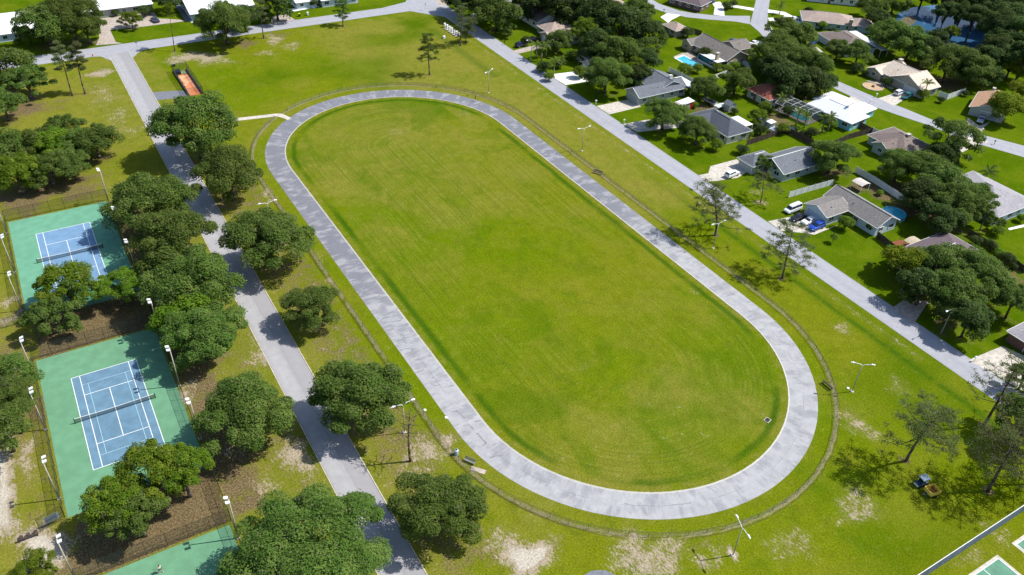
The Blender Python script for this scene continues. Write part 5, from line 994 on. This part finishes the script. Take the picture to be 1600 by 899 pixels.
# above-ground pool
m, t_, b_, o_ = newmat('pool_water'); pos = N(t_, 'TexCoord').outputs['Object']; t_.links.new(mixc(t_, noise(t_, pos, .8, 3), (.03, .36, .52), (.08, .50, .62)), b_.inputs['Base Color']); b_.inputs['Roughness'].default_value = .08
t_.links.new(N(t_, 'Bump', {'Height': noise(t_, pos, 3, 3), 'Strength': .2, 'Distance': .05}).outputs[0], b_.inputs['Normal']); POOLW = m
x, y, _ = P(1397, 333, .9); t = thing('round_pool', 'round turquoise above-ground pool behind the grey-roofed house', 'pool', (x, y, 0))
ang = [2*math.pi*i/28 for i in range(28)]; mb = MB()
for i in range(28):
    a, c2 = ang[i], ang[(i+1) % 28]
    for r1, r2, z1, z2 in ((2.9, 2.9, 0, 1.05), (2.9, 2.75, 1.05, 1.05), (2.75, 2.75, 1.05, .5)): mb.add([(r1*math.cos(a), r1*math.sin(a), z1), (r1*math.cos(c2), r1*math.sin(c2), z1), (r2*math.cos(c2), r2*math.sin(c2), z2), (r2*math.cos(a), r2*math.sin(a), z2)], [(0, 1, 2, 3)])
part('pool_wall', mb, mat('pool_blue', (.10, .42, .60), .4, .05, 2), t); part('water', MB().prism([(2.74*math.cos(a), 2.74*math.sin(a)) for a in ang], .8, .88), POOLW, t)
# in-ground pool
q = pxs([(1057, 92), (1069, 88), (1094, 101), (1081, 106)]); cx, cy = sum(p[0] for p in q)/4, sum(p[1] for p in q)/4
t = thing('swimming_pool', 'rectangular turquoise swimming pool with white rim behind the tan house', 'pool', (cx, cy, 0)); q = [(a-cx, c2-cy) for a, c2 in q]
part('coping', MB().prism([(a*1.22, c2*1.22) for a, c2 in q], .0, .10), CONCW, t); part('water', MB().prism(q, .02, .125), POOLW, t)
# pool cage of the turquoise house
x, y, _ = P(1262, 196, 0); cg = thing('pool_cage', 'white-framed screen cage over a turquoise pool beside the turquoise house', 'pool enclosure', (x, y, 0), R(7.5)); Lx_, Ly_ = 7.5, 12.5
fr = MB()
for i in range(6):
    yy = Ly_*i/5; fr.path([(0, yy, 0), (0, yy, 2.4), (1.6, yy, 3.3), (Lx_-1.5, yy, 3.3), (Lx_, yy, 2.6)], [.05]*5, 4)
for xx, zz in ((0, 2.4), (1.6, 3.3), (Lx_-1.5, 3.3), (Lx_, 2.6), (Lx_/2, 3.3)): fr.tube((xx, 0, zz), (xx, Ly_, zz), .045, n=4)
part('frame', fr, WHITE, cg); sc = MB()
for (xa, za), (xb, zb_) in zip([(0, 0), (0, 2.4), (1.6, 3.3), (Lx_-1.5, 3.3)], [(0, 2.4), (1.6, 3.3), (Lx_-1.5, 3.3), (Lx_, 2.6)]): sc.add([(xa, 0, za), (xb, 0, zb_), (xb, Ly_, zb_), (xa, Ly_, za)], [(0, 1, 2, 3)])
sc.add([(0, 0, 0), (Lx_, 0, 0), (Lx_, 0, 2.6), (1.6, 0, 3.3), (0, 0, 2.4)], [(0, 1, 2, 3, 4)]); part('screen_panels', sc, SCREEN, cg)
part('pool_deck', MB().box((Lx_/2, Ly_/2, .04), (Lx_-.2, Ly_-.2, .08)), CONC, cg); t = thing('swimming_pool', 'turquoise pool under the white-framed screen cage', 'pool', (x, y, .08), R(7.5)); part('water', MB().prism([(1.5, 2), (5, 2.2), (5.4, 6), (4.6, 10), (2, 10), (1.3, 6)], 0, .04), POOLW, t)
# solar panels on stands
for i, (px, lab) in enumerate([((1229,203), 'dark solar panel frame left of the turquoise pool'), ((1258,209), 'grey solar panel frame in front of the turquoise pool')]):
    x, y, _ = P(*px, .8); t = thing('solar_panel', lab, 'solar panel', (x, y, 0), R(-30)); part('panel', MB().box((0, 0, 1.0), (4.2, 2.2, .08), 0, .15), mat('panel_dark_blue', (.03, .04, .07), .2, .1, 2, stripes=(0, .7, .05, -.8)), t)
    for a in (-1.8, 1.8): part('leg', MB().box((a, 0, .45), (.1, 1.6, .9)), GREYM, t)
# fire-pit ring
x, y, _ = P(1364, 136); t = thing('flower_bed', 'round sand-coloured garden bed with pale kerb on the cream house lawn', 'garden bed', (x, y, 0))
mb = MB(); ang = [2*math.pi*i/24 for i in range(24)]
for i in range(24): part('edging_stone', MB().box((3.25*math.cos(ang[i]), 3.25*math.sin(ang[i]), .1), (.3, .82, .2), ang[i]), CONCP, t)
part('mulch', MB().prism([(3.2*math.cos(a), 3.2*math.sin(a)) for a in ang], 0, .08), mat('sandy_mulch', (.48, .33, .20), .9, .2, 2), t); part('stump', MB().tube((0, 0, 0), (0, 0, .5), .6, .4, 8), BARK, t)
# ------------------------------------------------------------------ bocce court
bc = thing('bocce_court', 'narrow orange clay court inside a dark chain-link enclosure beside the park road', 'bocce court', (37.6, 240.2, 0)); Wb, Lb = 4.4, 19.8
CLAY = mat('orange_clay', (.50, .17, .065), .9, .30, .55, stain=.3)
m, t_, b_, o_ = newmat('worn_clay'); pos = N(t_, 'TexCoord').outputs['Object']; cc = mixc(t_, ramp(t_, noise(t_, N(t_, 'Mapping', {0: pos, 3: (.5, 1, 1)}).outputs[0], .55, 4, .6, .8), .42, .60), (.58, .15, .05), (.55, .34, .19)); t_.links.new(cc, b_.inputs['Base Color']); b_.inputs['Roughness'].default_value = .9
part('clay_surface', MB().box((Wb/2, Lb/2-1.5, .03), (Wb-1.0, Lb-3.4, .06)), m, bc); part('end_pad', MB().box((Wb/2, Lb-1.4, .025), (Wb-.2, 2.6, .05)), mat('sage_pad', (.20, .25, .14), .9, .1, 1), bc)
for s in (.25, Wb-.25): part('side_board', MB().box((s, Lb/2, .25), (.45, Lb, .5)), mat('dark_rubber', (.035, .035, .04), .8, .1, 2), bc)
part('dark_box', MB().box((1.35, Lb-1.7, .5), (1.3, 2.2, 1.0)), mat('navy_cover', (.012, .015, .035), .5, .1, 2), bc)
fm = MB(); cm = MB(); PMb = MB().tube((0, 0, 0), (0, 0, 2.4), .045).mesh('post'); PMb.materials.append(BLACKM)
for xx in (0, Wb):
    for i in range(8): part('post', PMb, None, bc, (xx, Lb*i/7, 0))
    fm.tube((xx, 0, 2.4), (xx, Lb, 2.4), .045, n=4); fm.tube((xx, 0, 1.2), (xx, Lb, 1.2), .03, n=4); cm.add([(xx, 0, .5), (xx, Lb, .5), (xx, Lb, 2.35), (xx, 0, 2.35)], [(0, 1, 2, 3)])
for yy in (0, Lb): fm.tube((0, yy, 2.4), (Wb, yy, 2.4), .045, n=4); cm.add([(0, yy, .5), (Wb, yy, .5), (Wb, yy, 2.35), (0, yy, 2.35)], [(0, 1, 2, 3)])
part('rail', fm, DGREEN, bc); part('chain_link_mesh', cm, CHAIN, bc)
# ------------------------------------------------------------------ pickleball courts at the lower right
for lab, x0, y1, w_ in (('green game court with white lines at the lower right corner', 96.0, 24.3, 10.0), ('green game court corner with white lines at the right edge', 110.9, 24.5, 10)):
    t = thing('game_court', lab, 'game court', (x0, y1-13, 0)); part('slab', MB().box((w_/2, 6.5, .01), (w_+1.0, 14, .02)), CONC, t); part('playing_surface', rectm(0, w_, 0, 13, .026), mat('pickle_green', (.10, .24, .16), .8, .12, .6, stain=.2), t)
    part('court_lines', lines([(0, 0, w_, 0), (0, 13, w_, 13), (0, 0, 0, 13), (w_, 0, w_, 13), (w_*.62, 0, w_*.62, 13), (0, 8, w_, 8)], .031, .10), LINE, t)
# ------------------------------------------------------------------ benches, cans, signs, boxes
def bench(px, rz, label, m_, L=1.9):
    x, y, _ = P(*px); t = thing('park_bench', label, 'bench', (x, y, 0), R(rz))
    for k in range(3): part('seat_slat', MB().box((0, -.18+k*.17, .45), (L, .14, .045)), m_, t)
    for k in range(2): part('back_slat', MB().box((0, .30, .66+k*.2), (L, .04, .15)), m_, t)
    for s in (-1, 1): part('leg', MB().box((s*L*.4, 0, .22), (.08, .5, .44)).box((s*L*.4, .30, .62), (.08, .06, .45)), GREYM, t)
    return t
WS_ = mat('bench_wood', (.13, .10, .09), .8, .2, 3)
bench((734,723), -58, 'grey metal bench next to the blue-white trash can by the left straight', GREYM, 2.0); bench((1293,604), 88, 'dark wooden bench on the right bend of the track', WS_, 2.4); bench((934,272), -58, 'dark bench by the fence on the far right straight', WS_, 2.6)
x, y, _ = P(747, 735); t = tag(part('bench_pad', MB().box((x, y, .03), (2.6, .9, .06), R(-50)), CONCP), kind='structure')
def table(px, rz):
    x, y, _ = P(*px); t = thing('picnic_bench', 'long dark bench with three round seats on pale sand at the lower left', 'bench', (x, y, 0), R(rz))
    part('bench_top', MB().box((0, 0, .5), (2.8, .3, .07)), WOODD, t)
    for k in range(3): part('round_seat', MB().tube((-.9+k*.95, .55, 0), (-.9+k*.95, .55, .45), .27, .27, 12), WOODD, t)
    for s in (-1, 1): part('leg', MB().box((s*1.2, 0, .25), (.12, .25, .5)), WOODD, t)
table((45, 842), 0)
x, y, _ = P(713, 710); t = thing('trash_can', 'blue-white trash can with dark opening beside the metal bench', 'trash can', (x, y, 0)); BW = mat('pale_blue_plastic', (.42, .55, .68), .5, .05, 3)
part('body', MB().tube((0, 0, 0), (0, 0, .95), .34, .36, 12), BW, t); part('lid', MB().tube((0, 0, .95), (0, 0, 1.12), .38, .22, 12), BW, t); part('opening', MB().tube((0, 0, 1.1), (0, 0, 1.135), .19, .19, 10), BLACKM, t)
def bins(px, label, m_, lid, name='wheelie_bin'):
    x, y, _ = P(*px); t = thing(name, label, 'bin', (x, y, 0)); part('body', MB().add([(-.25, -.3, .05), (.25, -.3, .05), (.25, .3, .05), (-.25, .3, .05), (-.32, -.36, 1.0), (.32, -.36, 1.0), (.32, .36, 1.0), (-.32, .36, 1.0)], [(3, 2, 1, 0), (4, 5, 6, 7), (0, 1, 5, 4), (1, 2, 6, 5), (2, 3, 7, 6), (3, 0, 4, 7)]), m_, t)
    part('lid', MB().box((0, 0, 1.05), (.7, .78, .09), 0, .06), lid, t)
    for s in (-1, 1): part('wheel', MB().tube((s*.28, .36, .12), (s*.34, .36, .12), .12, n=8), TYRE, t)
YEL = mat('yellow_plastic', (.65, .50, .03), .5, .1, 2)
bins((468,26), 'dark bin with yellow lid by the cross street', BLACKM, YEL); bins((481,24), 'white bin with a flat top right of the yellow-lidded bin', WHITE, WHITE)
# cluster mailboxes
x0, y0, _ = P(695, 43); x1, y1, _ = P(717, 58)
for i in range(7):
    f = i/6; x, y = x0+(x1-x0)*f, y0+(y1-y0)*f; t = thing('mailbox_unit', ['leftmost', 'second from the left', 'third from the left', 'middle', 'third from the right', 'second from the right', 'rightmost'][i]+' of the white cluster mailbox units beside the tall pine', 'mailbox unit', (x, y, 0), R(32), 'white cluster mailbox units near the tall pine')
    part('cabinet', MB().box((0, 0, 1.0), (.85, .5, 1.1)), WHITE, t); part('pedestal', MB().box((0, 0, .22), (.3, .25, .44)), GREYM, t)
    for r_ in range(3):
        for c_ in range(2): part('door', MB().box((-.2+c_*.4, -.26, .7+r_*.32), (.34, .03, .27)), WMET, t)
o = tag(part('concrete_slab', MB().box(((x0+x1)/2, (y0+y1)/2, .03), (9.2, 1.8, .06), math.atan2(y1-y0, x1-x0)), CONC), kind='structure')
tag(part('utility_box', MB().box((*P(694, 60)[:2], .4), (.8, .8, .8)), WHITE), 'small white utility box on the grass below the mailbox units', 'utility box')
# storm inlet
x, y, _ = P(1199, 657); t = thing('storm_drain', 'small storm drain with pale rim inside the lower right of the oval', 'drain', (x, y, 0)); part('rim', MB().box((0, 0, .05), (1.15, .95, .1), .3), CONC, t); part('grate', MB().box((0, 0, .09), (.95, .75, .06), .3), BLACKM, t)
for px, lab in (((697,653), 'round white valve cover inside the fence by the bare tree'), ((664,641), 'small white marker by the fence near the bare tree'), ((1325,607), 'small white marker on the grass beside the right-hand street lamp')):
    x, y, _ = P(*px); tag(part('ground_marker', MB().tube((x, y, 0), (x, y, .12), .28, .24, 10), WHITE), lab, 'marker')
for px, lab, m_ in (((272,104), 'small dark box on bare sand above the bocce court', BLACKM),):
    x, y, _ = P(*px); t = thing('valve_box', lab, 'box', (x, y, 0)); part('body', MB().box((0, 0, .4), (.7, .7, .8)), m_, t); part('lid', MB().box((0, 0, .83), (.8, .8, .06)), GREYM, t)
x, y, _ = P(145, 88); t = thing('fire_hydrant', 'orange-red hydrant on the corner lawn by the cross street', 'hydrant', (x, y, 0)); HY = mat('hydrant_red', (.55, .08, .02), .5, .1, 3)
part('barrel', MB().path([(0, 0, 0), (0, 0, .55), (0, 0, .72)], [.16, .15, .05], 10), HY, t); part('nozzle', MB().tube((-.24, 0, .42), (.24, 0, .42), .07), HY, t)
def stop(px, label, rz):
    x, y, _ = P(*px); t = thing('traffic_sign', label, 'sign', (x, y, 0), R(rz)); part('post', MB().tube((0, 0, 0), (0, 0, 2.6), .04), GREYM, t)
    pts = [(.38*math.cos(math.pi/8+i*math.pi/4), .38*math.sin(math.pi/8+i*math.pi/4)) for i in range(8)]
    mb = MB().add([(a, y_, 2.35+c2) for y_ in (.05, .07) for a, c2 in pts], [tuple(range(8)), tuple(range(15, 7, -1))]+[((i+1) % 8, i, 8+i, 8+(i+1) % 8) for i in range(8)]); part('sign_plate', mb, GREYM, t)
stop((215,77), 'octagonal sign seen from behind at the park road junction', 0); stop((665,16), 'octagonal sign seen from behind at the far street corner', 90)
def mailbox(px, label, m_=BLACKM):
    x, y, _ = P(*px); t = thing('mailbox', label, 'mailbox', (x, y, 0)); part('post', MB().box((0, 0, .5), (.12, .12, 1.0)), WHITE if m_ is WHITE else WOODD, t); part('box', MB().extr([(-.28, 1.0), (.28, 1.0), (.28, 1.25), (0, 1.36), (-.28, 1.25)], -.14, .14), m_, t)
for a in (((788,70), 'dark mailbox by the street left of the two dark cars', BLACKM), ((931,163), 'white post mailbox beside the drive of the blue-grey house', WHITE), ((975,193), 'mailbox at the drive of the slate-roofed house', WHITE), ((1037,20), 'dark mailbox at the bend of the curving lane', BLACKM), ((1369,152), 'white mailbox at the cream house drive', WHITE), ((1359,162), 'pale mailbox on the lane verge opposite the cream house', WHITE),
          ((1534,207), 'white mailbox beside the drive of the orange-brown house', WHITE), ((1522,565), 'white mailbox at the pale drive on the right', WHITE), ((1553,226), 'small mailbox on the right lane verge', BLACKM)): mailbox(*a)
# slim street-side pole with lamp
for (px, H, lab) in (((829,96), 7.2, 'slim street light pole in front of the two dark cars'), ((1470,522), 6.4, 'slim pale street light pole in deep tree shade by the side street')):
    x, y, _ = P(*px); t = thing('street_pole', lab, 'street light', (x, y, 0)); part('pole', MB().tube((0, 0, 0), (0, 0, H), .11, .07, 8), GREYM, t); part('arm', MB().path([(0, 0, H-.1), (-.8, 0, H+.2), (-1.6, 0, H+.25)], [.05, .04, .04], 5), GREYM, t); part('lamp_head', MB().box((-1.8, 0, H+.22), (.6, .25, .14)), BRIT, t)
# utility cart and yellow trailer
x, y, _ = P(1440, 754, .6); t = thing('utility_cart', 'small dark-topped utility cart hitched to the yellow trailer', 'cart', (x, y, 0), R(-10)); NAVY = mat('navy_paint', (.04, .07, .10), .4, .1, 2)
part('body', MB().box((0, 0, .5), (1.9, 1.15, .5)), NAVY, t); part('canopy', MB().box((.2, 0, 1.75), (1.5, 1.25, .08)), mat('slate_canopy', (.16, .22, .28), .4, .1, 2), t); part('seat', MB().box((.1, 0, .85), (.5, 1.0, .25)).box((-.2, 0, 1.1), (.12, 1.0, .5)), BLACKM, t)
for a in (-.45, .85):
    for s in (-1, 1): part('post', MB().tube((a, s*.55, .7), (a, s*.55, 1.75), .03), GREYM, t)
for a in (-.65, .65):
    for s in (-1, 1): part('wheel', MB().tube((a, s*.5, .28), (a, s*.66, .28), .28, n=12), TYRE, t)
part('front_bumper', MB().box((-1.05, 0, .4), (.15, .9, .25)), WHITE, t)
x, y, _ = P(1456, 768, .6); t = thing('yellow_trailer', 'open yellow box trailer on the grass below the leaning pine', 'trailer', (x, y, 0), R(-12)); YP = mat('yellow_paint', (.80, .56, .08), .5, .15, 2)
part('floor', MB().box((0, 0, .55), (1.8, 1.6, .06)), mat('rusty_bed', (.30, .17, .04), .8, .3, 2), t)
for c_, d_ in (((0, .8, .9), (1.9, .07, .75)), ((0, -.8, .9), (1.9, .07, .75)), ((.92, 0, .9), (.07, 1.53, .75)), ((-.92, 0, .9), (.07, 1.53, .75))): part('side_panel', MB().box(c_, d_), YP, t)
part('drawbar', MB().path([(-.9, .4, .5), (-1.7, 0, .5), (-.9, -.4, .5)], [.05]*3, 5), GREYM, t)
for s in (-1, 1): part('wheel', MB().tube((0, s*.88, .3), (0, s*1.05, .3), .3, n=12), TYRE, t)
# low stones along the lawn edges
STONE = mat('pale_stone', (.55, .52, .44), .9, .2, 3)
for i, (px, lab) in enumerate((((1210,243), 'x'), ((1145,52), 'x'))): pass
# ------------------------------------------------------------------ people
SKIN = mat('skin', (.45, .27, .19), .6, .05, 5); DARKC = mat('dark_cloth', (.02, .022, .03), .8, .1, 5); WHC = mat('white_cloth', (.7, .7, .7), .8, .05, 5); HAIR = mat('dark_hair', (.03, .02, .015), .7, .1, 5)
def skinned(name, verts, edges, radii, m_, parent, sub=1):
    me = bpy.data.meshes.new(name); me.from_pydata(verts, edges, []); me.materials.append(m_); o = link(bpy.data.objects.new(name, me)); o.parent = parent
    md = o.modifiers.new('s', 'SKIN'); sv = me.skin_vertices[0].data if me.skin_vertices else None
    if sv is None:
        bm = bmesh.new(); bm.from_mesh(me); bm.verts.layers.skin.verify(); bm.to_mesh(me); bm.free(); sv = me.skin_vertices[0].data
    for i, r_ in enumerate(radii): sv[i].radius = (r_, r_)
    sv[0].use_root = True; md.use_smooth_shade = True; s = o.modifiers.new('d', 'SUBSURF'); s.levels = s.render_levels = sub; return o
def person(px, rz, label, shirt, pants, racket=False):
    x, y, _ = P(*px); t = thing('person', label, 'person', (x, y, .03), R(rz)); st = .24
    V_ = [(0, 0, .95), (0, 0, 1.2), (0, 0, 1.42), (0, 0, 1.52), (.02, 0, 1.63), (.02, 0, 1.72), (0, .19, 1.40), (.06, .26, 1.15), (.24, .24, .98), (.32, .23, .95), (0, -.19, 1.40), (-.10, -.27, 1.15), (.04, -.30, .95), (.10, -.30, .90), (st*.4, .10, .90), (st*.75, .11, .50), (st*.7, .11, .08), (st*.7+.17, .11, .04), (-st*.2, -.10, .90), (-st*.3, -.11, .50), (-st*1.1, -.11, .10), (-st*1.1+.17, -.11, .04)]
    E_ = [(0, 1), (1, 2), (2, 3), (3, 4), (4, 5), (2, 6), (6, 7), (7, 8), (8, 9), (2, 10), (10, 11), (11, 12), (12, 13), (0, 14), (14, 15), (15, 16), (16, 17), (0, 18), (18, 19), (19, 20), (20, 21)]
    r_ = [.13, .12, .13, .055, .095, .07, .06, .045, .03, .035, .06, .045, .03, .035, .085, .06, .042, .04, .085, .06, .042, .04]
    skinned('body', V_, E_, r_, SKIN, t)
    skinned('shirt', [(0, 0, .98), (0, 0, 1.2), (0, 0, 1.42), (0, .20, 1.40), (.03, .24, 1.24), (0, -.20, 1.40), (-.06, -.25, 1.24)], [(0, 1), (1, 2), (2, 3), (3, 4), (2, 5), (5, 6)], [.155, .145, .15, .08, .065, .08, .065], shirt, t)
    skinned('trousers', [(0, 0, .97), (st*.4, .10, .88), (st*.75, .11, .52), (-st*.2, -.10, .88), (-st*.3, -.11, .52)], [(0, 1), (1, 2), (0, 3), (3, 4)], [.15, .105, .08, .105, .08], pants, t)
    part('hair', MB().path([(0, 0, 1.62), (-.01, 0, 1.72), (0, 0, 1.80)], [.09, .115, .05], 8), HAIR, t, smooth=True)
    part('shoe', MB().box((st*.7+.08, .11, .03), (.27, .1, .08)), WHC, t); part('shoe', MB().box((-st*1.1+.08, -.11, .03), (.27, .1, .08)), WHC, t)
    if racket:
        q_ = thing('tennis_racket', 'tennis racket held by the player in white on the lowest court', 'racket', (x, y, .03), R(rz)); part('frame', MB().path([(.34+.0, .23, .95), (.55, .22, .98)], [.02, .02], 5).path([(.55+.17-.17*math.cos(a), .22+.13*math.sin(a), .98) for a in [i*math.pi/6 for i in range(13)]], [.012]*13, 4), BLACKM, q_)
person((252, 895), 150, 'person in white with dark top standing on the lowest tennis court', WHC, DARKC, True); person((743, 158), 200, 'person in dark clothes on the outer side of the track at the far bend', DARKC, DARKC)

# crack sealing bands on the near left straight and the bottom bend of the track
TAR = mat('crack_seal', (.215, .215, .235), .8, .1, 3); mb = MB(); zz = .0125
def seal(ox, oy, pts, wd):
    global zz
    q = [P(ox+a/4, oy+c2/4)[:2] for a, c2 in pts]; zz += .00012
    for a, c2 in zip(q[:-1], q[1:]):
        dx, dy = c2[0]-a[0], c2[1]-a[1]; L = math.hypot(dx, dy) or 1; nx_, ny_ = -dy/L*wd/2, dx/L*wd/2; k = max(2, int(L/.35)); pl = []; pr = []
        for i in range(k+1):
            f = i/k; j = random.uniform(.55, 1.25); x = a[0]+dx*f+random.uniform(-.03, .03); y = a[1]+dy*f+random.uniform(-.03, .03); pl.append((x+nx_*j, y+ny_*j, zz)); pr.append((x-nx_*j, y-ny_*j, zz))
        mb.add(pl+pr, [(i, i+1, k+2+i, k+1+i) for i in range(k)])
for pts in ([(830,215),(900,205),(915,190),(890,182)], [(870,275),(925,300)], [(805,262),(860,255)], [(900,390),(945,378),(980,385),(975,400),(930,415)], [(1065,425),(1090,422)], [(1005,448),(1025,445)], [(1000,530),(1050,512)], [(1095,565),(1115,558)], [(1095,600),(1120,612),(1150,605)],
            [(1205,615),(1230,612)], [(1285,740),(1320,733)], [(1215,775),(1255,768),(1305,815)], [(1365,838),(1405,828)], [(1295,862),(1330,855),(1360,885)], [(755,195),(772,188)], [(930,340),(942,350)], [(850,150),(880,140),(885,120)], [(1190,578),(1205,582)]): seal(400, 450, pts, .24)
for pts in ([(1380,5),(1440,70),(1420,85)], [(1455,165),(1500,150),(1545,150)], [(1480,85),(1500,72)]): seal(400, 675, pts, .26)
for pts in ([(70,245),(150,290),(240,325)], [(1000,455),(1060,455),(1120,440)], [(1030,370),(1050,405)], [(1215,340),(1280,380)], [(370,375),(400,405)], [(700,445),(760,462),(860,462)], [(810,470),(840,525)]): seal(800, 675, pts, .12)
o = part('crack_seal', mb, TAR); o['kind'] = 'structure'
